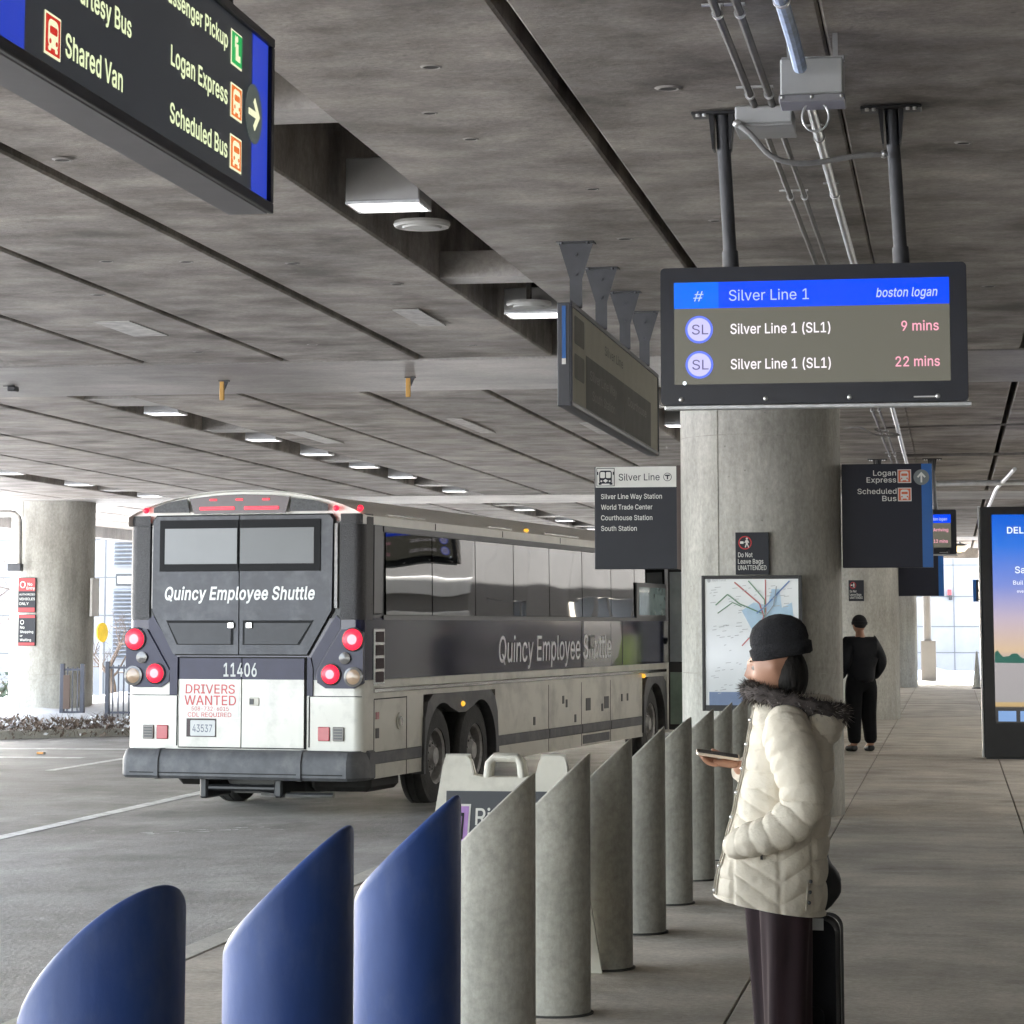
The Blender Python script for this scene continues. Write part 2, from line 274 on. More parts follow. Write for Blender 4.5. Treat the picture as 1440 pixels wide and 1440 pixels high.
    'S': (223, '112 -4 94 -3 78 0 64 5 51 11 41 20 32 30 25 42 21 54 19 68 52 68 54 59 57 51 62 44 68 38 75 33 83 29 112 25 123 25 133 27 143 30 151 34 159 40 165 46 169 53 172 61 173 70 172 77 170 84 166 89 148 102 122 111 92 120 72 126 56 135 43 145 34 156 28 170 26 186 27 200 31 213 37 224 46 234 57 242 69 249 83 254 97 257 114 258 130 257 145 254 158 249 170 242 180 234 189 224 195 213 199 202 200 189 169 189 166 201 160 211 151 219 140 225 127 228 112 229 102 229 92 227 84 224 76 220 70 215 64 209 61 203 58 195 58 188 58 180 61 173 65 167 85 154 106 147 132 140 156 132 179 119 197 99 201 90 203 80 204 69 203 56 199 43 193 32 185 21 174 13 162 5 147 0 130 -3'),
    'T': (224, '16 226 16 254 208 254 208 226 128 226 128 0 96 0 96 226'),
    'U': (259, '129 -4 110 -3 93 1 77 8 63 17 52 27 42 40 36 54 31 70 30 87 30 254 62 254 62 89 63 77 66 66 70 57 77 48 84 40 94 34 104 29 116 27 129 26 143 27 155 29 165 34 175 40 182 48 188 57 193 66 195 77 196 89 196 254 229 254 229 87 227 70 223 54 216 40 207 27 195 17 182 8 166 1 149 -3'),
    'V': (240, '102 0 8 254 42 254 96 103 108 69 124 15 117 15 133 69 145 103 197 254 231 254 139 0'),
    'W': (343, '78 0 8 254 41 254 82 98 88 73 93 47 98 20 95 20 100 47 106 73 112 98 153 254 190 254 231 98 237 73 243 47 249 20 244 20 249 47 255 73 261 98 302 254 335 254 265 0 228 0 184 161 176 196 168 237 175 237 167 197 159 161 115 0'),
    'X': (237, '9 0 109 142 109 118 15 254 52 254 89 200 102 181 112 164 122 146 116 146 126 164 136 181 149 200 187 254 223 254 129 119 129 143 228 0 191 0 146 65 134 83 125 98 115 116 122 116 113 98 103 83 91 65 46 0'),
    'Y': (236, '102 0 102 104 8 254 46 254 96 172 111 146 125 115 112 115 126 146 140 172 191 254 228 254 134 104 134 0'),
    'Z': (219, '21 0 21 23 137 193 153 215 170 238 174 227 143 226 111 226 20 226 20 254 198 254 198 231 84 64 67 40 49 17 45 27 76 28 107 29 200 29 200 0'),
    'a': (195, '80 -4 68 -4 57 -1 47 2 38 8 30 14 24 22 19 32 16 42 15 54 16 64 18 73 22 80 26 87 32 92 39 97 63 105 89 110 117 113 133 117 135 120 137 123 138 127 138 128 133 148 120 161 98 165 75 161 59 150 50 137 20 146 26 156 32 165 39 173 48 179 57 184 66 188 97 192 119 190 143 180 150 175 156 168 161 160 165 150 168 139 168 126 168 0 138 0 138 26 136 26 126 12 108 1;85 23 96 23 106 26 114 29 121 34 127 40 132 47 135 54 137 61 138 69 138 95 130 91 116 88 100 86 88 84 67 79 52 70 48 65 47 59 46 52 51 36 65 26'),
    'b': (212, '115 -4 104 -3 94 -1 86 2 69 16 59 29 56 29 56 0 26 0 26 254 57 254 57 160 59 160 69 173 86 186 94 190 103 192 115 192 130 191 144 187 156 180 168 171 177 160 185 146 191 131 194 113 195 94 194 75 191 58 185 42 177 29 168 17 157 8 144 1 130 -3;110 23 121 24 131 28 140 33 147 40 153 48 158 58 161 70 163 82 164 95 163 108 161 120 158 131 153 140 147 149 140 156 131 161 121 164 110 165 99 164 89 161 81 156 73 149 67 141 62 131 59 120 57 108 56 95 57 81 59 69 63 58 67 48 73 39 81 32 89 27 99 24'),
    'c': (198, '104 -4 87 -3 72 1 58 8 46 17 36 29 28 43 22 58 18 75 17 94 18 113 22 130 28 146 36 159 46 171 58 180 72 187 87 191 104 192 130 189 153 178 170 161 181 138 151 131 145 145 135 155 121 162 104 165 92 164 81 161 73 155 65 148 59 139 54 129 51 118 49 106 48 94 49 81 51 70 54 59 59 49 65 40 73 33 81 28 92 24 104 23 121 26 135 33 146 44 152 59 181 51 171 28 153 11 130 0'),
    'd': (212, '98 -4 82 -3 68 1 56 8 44 17 35 29 27 42 22 58 18 75 17 94 18 113 22 131 27 146 35 160 45 171 56 180 69 187 83 191 98 192 109 192 118 190 126 186 144 173 153 160 155 160 155 254 186 254 186 0 156 0 156 29 153 29 143 16 126 2 118 -1 109 -3;102 23 113 24 123 27 132 32 139 39 145 48 150 58 153 69 155 81 156 95 155 108 153 120 150 131 145 141 139 149 132 156 123 161 113 164 102 165 91 164 81 161 72 156 65 149 59 140 54 131 51 120 49 108 48 95 49 82 51 70 54 58 59 48 65 40 73 33 81 28 91 24'),
    'e': (202, '106 -4 88 -3 73 1 58 8 46 17 36 29 28 42 22 58 18 75 17 93 18 112 22 129 28 145 36 159 46 170 58 180 71 187 86 191 103 192 133 187 142 183 151 177 160 170 167 162 173 152 179 141 182 128 185 113 186 97 186 85 37 85 37 110 169 110 155 101 154 113 152 124 149 134 144 143 138 151 131 157 123 161 113 164 103 165 92 164 82 161 73 157 66 151 59 143 54 135 51 125 49 116 48 105 48 89 49 75 51 64 55 53 61 44 67 37 76 31 85 26 95 24 106 23 127 26 143 36 153 53 182 45 179 36 174 27 168 20 160 13 151 7 141 2 130 -1 119 -3'),
    'g': (213, '103 -75 90 -75 78 -73 67 -70 41 -55 25 -35 51 -20 61 -33 77 -44 103 -49 118 -47 130 -44 141 -38 149 -29 154 -17 156 -3 156 34 153 34 143 21 126 8 118 5 109 3 97 2 83 4 69 7 56 13 45 22 35 32 28 45 22 60 18 77 17 96 18 114 22 131 27 147 35 160 45 171 56 180 69 187 83 191 98 192 109 192 119 190 127 186 144 173 154 159 157 159 157 190 186 190 186 -4 185 -20 181 -33 175 -45 167 -54 157 -62 145 -68 132 -72 118 -74;102 30 113 30 123 33 132 38 139 44 145 51 150 61 153 71 156 83 156 96 156 109 153 121 150 132 145 141 139 150 132 156 123 161 114 164 102 165 91 164 81 161 73 156 65 149 59 141 54 131 51 120 49 109 48 96 49 84 51 72 54 61 59 52 65 44 73 38 81 33 91 30'),
    'h': (205, '57 113 57 0 26 0 26 254 57 254 57 144 51 144 58 159 66 172 76 181 87 187 100 191 114 192 126 191 137 189 148 184 157 178 164 170 170 160 175 149 178 135 179 120 179 0 148 0 148 118 147 131 143 143 136 152 128 159 117 163 105 165 96 164 88 162 80 159 74 154 68 148 63 141 60 133 58 124'),
    'i': (83, '26 0 26 190 57 190 57 0;42 221 36 222 31 224 27 227 23 231 21 236 21 242 21 247 23 252 27 256 31 259 36 261 42 262 47 261 52 259 57 256 60 252 62 247 63 242 62 236 60 231 57 227 52 224 47 222'),
    'k': (190, '55 68 55 106 60 106 142 190 180 190 92 100 89 100;26 0 26 254 57 254 57 0;147 0 74 93 96 114 186 0'),
    'l': (95, '70 -1 56 0 45 4 37 10 31 19 27 29 26 42 26 254 57 254 57 49 60 31 63 28 67 27 73 26 80 26 85 27 90 1 81 0'),
    'm': (305, '26 0 26 190 56 190 56 148 54 148 57 157 61 166 66 173 86 188 110 193 123 192 134 187 144 180 151 171 157 160 160 147 156 147 159 156 163 164 169 172 190 187 218 193 229 192 239 190 249 186 257 180 264 173 270 164 275 154 278 141 278 128 278 0 248 0 248 127 247 139 243 149 236 156 228 161 219 164 209 165 201 165 194 163 187 160 173 145 168 124 168 0 137 0 137 130 136 140 132 148 126 156 119 161 110 164 100 165 79 160 73 156 67 151 63 145 60 137 58 129 57 119 57 0'),
    'n': (205, '57 113 57 0 26 0 26 190 56 190 56 144 51 144 58 159 66 172 76 181 87 187 100 191 114 192 126 191 137 189 147 184 156 178 164 170 170 160 175 149 178 135 179 120 179 0 148 0 148 118 147 131 143 143 136 152 128 159 117 163 105 165 96 164 88 162 80 159 74 154 68 148 63 141 60 133 58 124'),
    'o': (208, '104 -4 87 -3 72 1 58 8 46 17 36 29 28 43 22 58 18 75 17 94 18 113 22 130 28 146 36 159 46 171 58 180 72 187 87 191 104 192 120 191 136 187 149 180 161 171 171 159 180 146 186 130 189 113 191 94 189 75 186 58 180 43 171 29 161 17 149 8 136 1 120 -3;104 23 116 24 126 28 135 33 143 40 149 49 154 59 157 70 159 81 160 94 159 106 157 118 154 129 149 139 143 148 135 155 126 161 116 164 104 165 92 164 81 161 73 155 65 148 59 139 54 129 51 118 49 106 48 94 49 81 51 70 54 59 59 49 65 40 73 33 81 28 92 24'),
    'p': (212, '26 -71 26 190 56 190 56 160 59 160 69 173 86 186 94 190 103 192 115 192 130 191 144 187 156 180 168 171 177 160 185 146 191 131 194 113 195 94 194 75 191 58 185 42 177 29 168 17 157 8 144 1 130 -3 115 -4 104 -3 94 -1 86 2 69 16 59 29 57 29 57 -71;110 23 121 24 131 28 140 33 147 40 153 48 158 58 161 70 163 82 164 95 163 108 161 120 158 131 153 140 147 149 140 156 131 161 121 164 110 165 99 164 89 161 81 156 73 149 67 141 62 131 59 120 57 108 56 95 57 81 59 69 63 58 67 48 73 39 81 32 89 27 99 24'),
    'r': (130, '26 0 26 190 56 190 56 160 58 160 62 169 68 177 76 184 85 188 96 191 107 192 115 192 122 192 122 161 115 162 103 163 95 162 87 160 80 157 73 153 67 148 63 142 60 135 58 127 57 118 57 0'),
    's': (182, '91 -4 78 -3 67 -2 56 2 46 6 38 12 31 19 25 27 21 37 18 47 47 53 50 44 55 36 62 30 70 26 80 24 91 23 103 24 113 26 122 31 129 37 133 44 134 51 133 58 131 63 127 68 122 72 115 75 106 78 75 85 59 90 46 96 36 104 29 113 25 124 23 137 24 147 27 157 33 166 39 173 48 180 58 185 69 189 81 191 94 192 106 192 117 190 127 186 136 182 143 176 149 170 162 145 134 139 131 146 127 152 121 158 114 163 105 165 94 166 83 165 74 163 65 158 59 153 56 146 54 139 55 132 58 126 62 122 86 111 115 105 131 100 143 93 153 86 160 76 164 66 166 53 165 43 161 33 156 24 149 16 140 9 130 3 118 -1 105 -3'),
    't': (114, '102 190 102 164 3 164 3 190;32 236 63 236 63 49 64 41 65 35 68 31 72 27 78 26 85 25 93 26 101 27 107 1 96 -1 84 -2 69 -1 56 4 46 11 38 20 34 32 32 46'),
    'u': (205, '91 -3 79 -2 68 1 57 5 48 12 41 20 35 29 30 41 27 54 26 69 26 190 57 190 57 72 58 58 62 47 68 37 77 31 88 26 100 25 109 26 117 28 125 31 131 36 137 41 142 48 145 57 147 66 148 76 148 190 179 190 179 0 149 0 149 46 154 46 147 30 139 18 129 8 117 2 105 -1'),
    'v': (195, '81 0 9 190 42 190 83 78 93 43 103 10 92 10 101 43 112 78 152 190 186 190 113 0'),
    'w': (284, '69 0 11 190 44 190 67 107 77 68 88 21 82 21 93 67 103 107 126 190 158 190 181 107 191 68 201 21 196 21 206 68 217 107 240 190 272 190 215 0 184 0 159 86 152 112 145 140 138 169 145 169 138 140 131 112 124 86 99 0'),
    'x': (189, '10 0 86 109 86 86 14 190 50 190 74 153 90 127 104 103 88 103 101 127 117 153 141 190 176 190 104 84 104 107 179 0 143 0 115 43 100 68 86 91 102 91 89 68 74 43 46 0'),
    'y': (195, '24 -69 31 -43 36 -44 52 -44 65 -37 75 -18 81 -1 9 190 42 190 83 78 93 43 103 10 92 10 101 43 112 78 153 190 186 190 102 -29 88 -54 70 -68 46 -73 32 -72')}
_tc = {}
_gl = {}
def glyph(ch, bold):
    """triangles of one letter: outlines pushed outwards by bold, filled by winding number"""
    if (ch, bold) not in _gl:
        from mathutils.geometry import delaunay_2d_cdt
        adv, cs = FONT[ch]; cons = []
        for c_ in cs.split(';'):
            v = [int(t) for t in c_.split()]; c = [Vector(q) for q in zip(v[::2], v[1::2])]; n = len(c); out = []
            for i in range(n):
                u = (c[i] - c[i - 1]).normalized(); w_ = (c[(i + 1) % n] - c[i]).normalized(); n1 = Vector((-u.y, u.x)); m_ = n1 + Vector((-w_.y, w_.x))
                m_ = n1 if m_.length < .2 else m_.normalized(); out.append(c[i] + m_ * bold * 250 / max(.5, m_.dot(n1)))
            cons.append(out)
        pts = [q for c in cons for q in c]; ed = []; o = 0
        for c in cons: ed += [(o + k_, o + (k_ + 1) % len(c)) for k_ in range(len(c))]; o += len(c)
        V, _e, T, *_r = delaunay_2d_cdt(pts, ed, [], 0, 1e-3)
        def wind(p):
            w_ = 0
            for c in cons:
                for a, b in zip(c, c[1:] + c[:1]):
                    if (a.y <= p.y) != (b.y <= p.y):
                        x = a.x + (p.y - a.y) * (b.x - a.x) / (b.y - a.y)
                        if x > p.x: w_ += 1 if b.y > a.y else -1
            return w_
        T = [t for t in T if wind(sum((V[i] for i in t), Vector((0, 0))) / len(t)) != 0]
        _gl[(ch, bold)] = (adv, [(q.x, q.y) for q in V], T)
    return _gl[(ch, bold)]
def text_geo(s, bold=0.0, shear=0.0):
    key = (s, bold, shear)
    if key not in _tc:
        V = []; F = []; x = 0
        for ch in s:
            if ch not in FONT: x += 94; continue
            adv, vs, T = glyph(ch, bold); o = len(V); used = sorted({i for t in T for i in t}); ix = {q: o + k_ for k_, q in enumerate(used)}
            V += [((x + vs[i][0]) / 500 + shear * vs[i][1] / 500, vs[i][1] / 500, 0) for i in used]; F += [tuple(ix[i] for i in t) for t in T]; x += adv + bold * 350
        _tc[key] = (V, F)
    return _tc[key]
CAP = 254 / 500
def text(mb, s, fn, x0, z0, h, x1=None, bold=.012, shear=0, off=.003, mi=0, align='l', thick=0):
    vs, fs = text_geo(s, bold, shear); xs = [v[0] for v in vs]; mn, mx = min(xs), max(xs); k = h / CAP
    sx = (x1 - x0) / (mx - mn) if x1 is not None else k
    if align == 'c': x0 -= (mx - mn) * sx / 2
    if align == 'r': x0 -= (mx - mn) * sx
    mb.add([fn(x0 + (v[0] - mn) * sx, z0 + v[1] * k, off) for v in vs], fs, mi)

def line(parent, m, s, fn, x0, z0, h, x1=None, bold=.012, shear=0, off=.003, align='l', name='lettering'):
    q = MB(); text(q, s, fn, x0, z0, h, x1, bold, shear, off, 0, align); return q.build(name, m, parent, smooth=0)

def bus_icon(mb, fn, x0, x1, z0, z1, off, m_bg, m_fg, border=True):
    """square pictogram: border, field and the front of a bus"""
    w_, h_ = x1 - x0, z1 - z0; P = lambda a, b: (x0 + a * w_, z0 + b * h_)
    def rr(a0, a1, b0, b1, r, o, mi): mb.prism([P(a, b) for a, b in rrect(a0, a1, b0, b1, r)], fn, off, off + o, mi)
    rr(0, 1, 0, 1, .02, .001, m_fg if border else m_bg); rr(.06, .94, .06, .94, .02, .002, m_bg)
    rr(.2, .8, .2, .86, .16, .003, m_fg); rr(.27, .73, .52, .7, .05, .004, m_bg); rr(.22, .36, .12, .22, .03, .003, m_fg); rr(.64, .78, .12, .22, .03, .003, m_fg)
    for a in (.3, .7): mb.prism([P(*q) for q in circle(a, .34, .06, 12)], fn, off, off + .004, m_bg)
def arrow(mb, fn, cx, cz, r, off, m_bg, m_fg, ang=0, ax=1.0):
    mb.prism([(cx + a * ax, cz + b) for a, b in circle(0, 0, r, 32)], fn, off, off + .002, m_bg)
    sh = [(-.11, -.7), (.11, -.7), (.11, .25), (.42, -.08), (.58, .08), (0, .72), (-.58, .08), (-.42, -.08), (-.11, .25)]
    t = R(ang); mb.prism([(cx + (a * math.cos(t) - b * math.sin(t)) * r * .95 * ax, cz + (a * math.sin(t) + b * math.cos(t)) * r * .95) for a, b in sh], fn, off, off + .004, m_fg)

# ------------------------------------------------------------------ ground, road, sidewalk
ZR = -.26                                                 # road level at the bus
g = MB(); N = 24
def gh(x, y): return -.5 + .25 * noise.noise((x * .05, y * .05, 3))
xs = [-600, -300, -150, -90, -60, -45, -38, -32, -27, -22.5, 8, 40, 150, 600]; ys = [-500, -200, -80, -30, 0, 30, 45, 60, 75, 90, 110, 150, 300, 800]
g.add([(x, y, gh(x, y) if -60 < x < -21 else -.45) for y in ys for x in xs], [(j * len(xs) + i, j * len(xs) + i + 1, (j + 1) * len(xs) + i + 1, (j + 1) * len(xs) + i) for j in range(len(ys) - 1) for i in range(len(xs) - 1)])
struct(g.build('ground', M['snow']))
r = MB(); prof = [(-22, -.30), (-16, -.28), (-8, ZR), (-5, -.21), (-4.02, -.16)]; yy = [-70, -40, 0, 20, 40, 60, 80, 130]
r.add([(x, y, z) for y in yy for x, z in prof], [(j * 5 + i, j * 5 + i + 1, (j + 1) * 5 + i + 1, (j + 1) * 5 + i) for j in range(len(yy) - 1) for i in range(4)])
struct(r.build('road', M['road'], smooth=0))
def zr(x):
    for (xa, za), (xb, zb) in zip(prof, prof[1:]):
        if xa <= x <= xb: return za + (zb - za) * (x - xa) / (xb - xa)
    return prof[0][1]
m_ = MB()
def strip(x0, x1, y0, y1):
    n = max(1, int((y1 - y0) / 6))
    for i in range(n):
        a, b = y0 + (y1 - y0) * i / n, y0 + (y1 - y0) * (i + 1) / n
        m_.add([(x0, a, zr(x0) + .004), (x1, a, zr(x1) + .004), (x1, b, zr(x1) + .004), (x0, b, zr(x0) + .004)], [(0, 1, 2, 3)])
strip(-8.7, -8.54, -20, 30); strip(-8.7, -8.54, 33, 70)
for y in range(-6, 60, 9): strip(-12.02, -11.88, y + 3.2, y + 6.4)
for y in (36.3, 38.9): strip(-19.5, -12.6, y, y + .34)  # two pale bands across the road
strip(-15.6, -15.45, 8, 35)
for _i in range(26):
    _x = -7.55 + random.uniform(0, 1.25); _y = 23.2 + (_x + 7.5) * .5 + random.uniform(-.25, .25); _l = random.uniform(.03, .16); _w = random.uniform(.01, .035)
    m_.add([(_x, _y, zr(_x) + .004), (_x + _l, _y + .02, zr(_x + _l) + .004), (_x + _l * .9, _y + _w + .03, zr(_x + _l) + .004), (_x + .02, _y + _w, zr(_x) + .004)], [(0, 1, 2, 3)])
struct(m_.build('road_markings_and_bands', M['line'], smooth=0))
# sidewalk: individually cast slabs with dirt-filled joints, granite kerb
s = MB(); s.box(-3.83, 6.0, -44, 80, -.5, -.014, mi=1)
YJ = [-44.3 + 1.62 * i for i in range(77)]; xj = [-3.83, -2.42, -.977, .551, 2.1, 3.7, 5.99]
for xa, xb in zip(xj, xj[1:]):
    for ya, yb in zip(YJ, YJ[1:]):
        dz = random.uniform(-.002, .002); s.box(xa + .005, xb - .005, ya + .005, yb - .005, -.1, dz, bev=.004, seg=1)
struct(s.build('sidewalk', [M['walk'], M['groove']], smooth=0))
k = MB()
for i in range(62): k.box(-4.0, -3.825, -44 + 2 * i + .005, -42 + 2 * i - .005, -.4, .003, bev=.012)
struct(k.build('kerb', M['kerb'], smooth=0))

# ------------------------------------------------------------------ ceiling of the road deck above
ZC = 4.0
XL = [(-20.0, -18.63), (-18.57, -17.43), (-17.37, -16.21), (-16.15, -14.72), (-14.08, -12.87), (-12.81, -11.47), (-11.41, -9.96), (-9.9, -8.9), (-8.25, -7.085), (-7.025, -5.8), (-5.74, -4.575), (-4.515, -3.385), (-2.775, -1.665), (-1.605, -.455), (-.45, .615), (.675, 2.0), (2.03, 2.9), (2.93, 4.3), (4.33, 5.76)]
BAYS = [(-49, -25.4), (-22.6, -1.4), (1.4, 21.95), (24.85, 45.4), (48.3, 68.9), (71.8, 80.0)]
CAPS = [(-25.4, -22.6), (-1.4, 1.4), (21.95, 24.85), (45.4, 48.3), (68.9, 71.8)]
c = MB()
for ya, yb in BAYS:
    for i, (xa, xb) in enumerate(XL):
        if yb < 22 and xa < -9.95 or ya > 24 and xa > 4.3: continue  # unseen planks left out: openings added to let daylight in
        c.box(xa, xb, ya + .01, yb - .01, ZC + random.uniform(-.006, .006), ZC + .75, bev=.012, seg=1)
for ya, yb in CAPS: c.box(-20.05 if ya > 2 else -9.92, 4.32 if ya > 30 else 5.76, ya, yb, ZC - .012, ZC + 1.0, bev=.015, seg=1, mi=1)
c.box(-9.95, 5.78, -49, 21.9, ZC + .76, ZC + 1.2, mi=2); c.box(-20.1, 4.34, 21.9, 80.1, ZC + .76, ZC + 1.2, mi=2)
c.box(-10.3, -9.95, -49, 21.9, ZC - .2, ZC + 1.9, mi=1); c.box(-20.45, -20.1, 21.9, 80.1, ZC - .25, ZC + 1.9, mi=1); c.box(-20.1, 4.34, 80.1, 80.5, ZC - .3, ZC + 1.9, mi=1)
SLOTS = [(-3.385, -2.775, [(11.35, .34), (17.08, .34), (-4, .3), (5.6, .34), (27.5, .3), (33.4, .3), (39.2, .3), (51, .3), (57, .3), (63, .3)]),
         (-8.9, -8.25, [(26.0, .9), (30.1, .5), (36.0, .5), (42.6, .5), (6, .4), (12, .4), (18, .4), (50, .4), (55.5, .4), (61, .4)]),
         (-14.72, -14.08, [(43.3, .5), (36.2, .5), (30, .4), (26.1, .4), (55, .4)])]
for xa, xb, ties in SLOTS:
    for y, d in ties: c.box(xa, xb, y - d / 2, y + d / 2, ZC + .02, ZC + .2, mi=1)
# rectangular repair patches and round lifting pockets, flat discs with the recess shade painted dark
for x0, x1, y0, y1 in ((-6.47, -6.18, 18.75, 19.75), (-4.04, -3.84, 18.4, 19.45), (-5.6, -5.42, 28.4, 30.6), (-4.2, -4.0, 29.2, 31), (-7.9, -7.65, 30, 32)):
    c.box(x0, x1, y0, y1, ZC - .008, ZC - .002, mi=3)
for x, y in ((-1.17, 10.9), (-1.07, 11.5), (-2.3, 11.25), (-2.23, 11.9), (-2.1, 10.3), (-4.35, 12.1), (-3.95, 12.2), (-5.3, 15.6), (-4.8, 15.7), (-5.9, 17.2), (-4.15, 15.9), (-3.7, 17.0), (-1.85, 13.4), (-1.9, 15.2), (.1, 12.4), (-.3, 17.5), (.3, 17.8), (-1.0, 19.5), (-1.3, 14.6), (1.2, 15.0), (-6.3, 21), (-5.2, 20.6), (-3.9, 20.9), (-6, 27), (-3.6, 26.5), (-4.2, 33)):
    c.lathe([(.001, ZC - .0065), (.036, ZC - .0065)], (x, y, 0), seg=18, mi=4); rj = random.uniform(.8, 1.25); c.lathe([(.03 * rj, ZC - .006), (.036 * rj, ZC - .009), (.05 * rj, ZC - .002)], (x, y, 0), seg=18, mi=1)
struct(c.build('ceiling', [M['ceil'], M['cap'], M['cavity'], M['patch'], M['groove']], smooth=0))

# ------------------------------------------------------------------ columns
def column(x, y, r, z0, label):
    b = MB(); n = 56; vs = []; fs = []
    zs = [z0] + [z0 + (ZC - .012 - z0) * i / 12 for i in range(1, 13)]
    seam = [0, n // 2]
    for z in zs:
        for k2 in range(n):
            t = 2 * PI * k2 / n - 2.05; rr_ = r - (.006 if k2 in seam else 0); vs.append((x + rr_ * math.cos(t), y + rr_ * math.sin(t), z))
    for j in range(12):
        for k2 in range(n): fs.append((j * n + k2, j * n + (k2 + 1) % n, (j + 1) * n + (k2 + 1) % n, (j + 1) * n + k2))
    b.add(vs, fs); o = b.build('concrete_column', M['column'], smooth=60)
    rg = MB()
    for z in (z0 + 1.25, z0 + 3.35):
        if z < ZC: rg.lathe([(r - .002, z - .004), (r + .0015, z - .003), (r + .0015, z + .003), (r - .002, z + .004)], (x, y, 0), seg=56)
    for k2 in seam:
        t = 2 * PI * k2 / n - 2.05; rg.tube([(x + (r - .004) * math.cos(t), y + (r - .004) * math.sin(t), z0), (x + (r - .004) * math.cos(t), y + (r - .004) * math.sin(t), ZC - .02)], .007, 6)
    rg.build('formwork_seam', M['bollard'], o)
    return tag(o, label, 'column', 'round concrete columns carrying the deck')
column(-1.687, 23.3, .722, 0, 'large round concrete column with the transit map on its front')
column(-1.66, 46.8, .735, 0, 'round concrete column standing behind the person in black')
column(-1.65, 70.4, .735, 0, 'farthest round concrete column beside the bright far opening')
column(-16.86, 46.8, .79, -.5, 'round concrete column in the snowy planter left of the bus')

# ------------------------------------------------------------------ terminal wall on the right, far retaining wall, far buildings
M['tglass'] = mat('terminal_glass', (.02, .025, .03), .05, var=.05)
M['tpanel'] = mat('terminal_panel', (.5, .5, .48), .6, var=.08, scale=2)
M['tdark'] = mat('terminal_dark_band', (.03, .03, .03), .6)
t = thing('terminal_building', 'dark glazed terminal front with pale bands along the sidewalk', 'building', (5.8, 0, 0))
b = MB(); b.box(.02, .4, -49, 24, 0, 7.5); b.build('dark_wall', M['tdark'], t); b = MB(); b.box(.02, .4, 24.01, 47, 0, 7.5); b.build('wall', M['tpanel'], t)  # unseen stretches toned for light: dark one cuts bounce, pale one adds it
M['tgrey'] = mat('terminal_grey_panel', (.07, .07, .069), .6, var=.3, scale=.8)
b = MB(); b.box(.0, .4, 47.01, 51.5, 0, 4.7); b.build('wall', M['tdark'], t)
for z0, z1 in ((2.5, 2.85), (1.85, 2.12), (.85, .9)): b = MB(); b.box(-.05, -.001, 47.0, 51.5, z0, z1, bev=.01); b.build('pale_band', M['tpanel'], t)
for y0, y1, z0, z1 in tuple((57.6 + 1.15 * i, 57.85 + 1.15 * i, 1.81, 2.49) for i in range(19) if not 2 < i % 4 < 4 or True) + ((51.51, 52.3, 1.81, 4.7), (52.31, 54.2, 2.4, 4.7), (52.31, 53.0, 1.81, 2.39), (53.5, 53.7, 1.81, 2.39), (54.21, 56.4, 1.81, 4.7), (56.41, 57.0, 2.4, 4.7), (57.01, 80, 2.5, 4.7)): b = MB(); b.box(.0, .4, y0, y1, z0, z1); b.build('grey_panel', M['tgrey'], t)
b = MB(); b.box(.0, .4, 51.51, 80, 0, 1.8); b.build('plinth', M['tdark'], t)
b = MB(); b.box(-.06, -.001, 49.6, 50.9, 1.3, 1.72, bev=.01); b.build('added_reflection_panel', M['tpanel'], t)  # unseen panel added to give the coach side a bright reflected patch
b = MB(); b.box(-11, .02, -49.4, -49, -.5, 4.7); b.build('added_light_block', M['tpanel'], t)  # unseen wall added behind the camera to shut out light
for z0, z1 in ((0, .5), (2.3, 2.42)): b = MB(); b.box(-.05, .02, -12, 47, z0, z1, bev=.01); b.build('pale_band', M['tpanel'], t)
for i in range(9):
    y0 = -11 + i * 6.4; b = MB(); b.box(-.03, .02, y0, y0 + 2.4, .52, 2.6); b.build('window', M['tglass'], t)
M['wallwhite'] = mat('sunlit_white_panel', (.2, .2, .2), .7, var=.1, scale=1.2)
M['wallseam'] = mat('panel_seam', (.1, .1, .1), .8)
M['louvre'] = mat('louvre_metal', (.22, .23, .25), .5, .3)
f = thing('retaining_wall', 'bright sunlit panel wall closing the far end of the sidewalk', 'wall', (0, 96, -.45))
b = MB(); b.box(-9, 10, 0, .5, 0, 7.5); b.build('wall', M['wallwhite'], f)
b = MB()
for z in (1.1, 2.05, 3.15, 4.3): b.box(-9, 10, -.012, .0, z - .02, z + .02)
for x in (-6, -3.2, -.95, .1, 1.2, 3.4, 6): b.box(x - .015, x + .015, -.014, -.001, 0, 7.5)
b.build('seam', M['wallseam'], f)
b = MB(); random.seed(3); n = 30; m2 = 10
for j in range(m2 + 1):
    for i in range(n + 1):
        x = -9 + 18 * i / n; y = 89 + 6 * j / m2; h = -.42 + .75 * math.sin(PI * j / m2) * (.6 + .6 * noise.noise((x * .9, y * .7, 0))) + .1 * noise.noise((x * 3, y * 3, 1)); b.v.append((x, y, h))
b.f += [(j * (n + 1) + i, j * (n + 1) + i + 1, (j + 1) * (n + 1) + i + 1, (j + 1) * (n + 1) + i) for j in range(m2) for i in range(n)]; b.m += [0] * (n * m2)
struct(b.build('snow_bank', M['snow'], smooth=80))
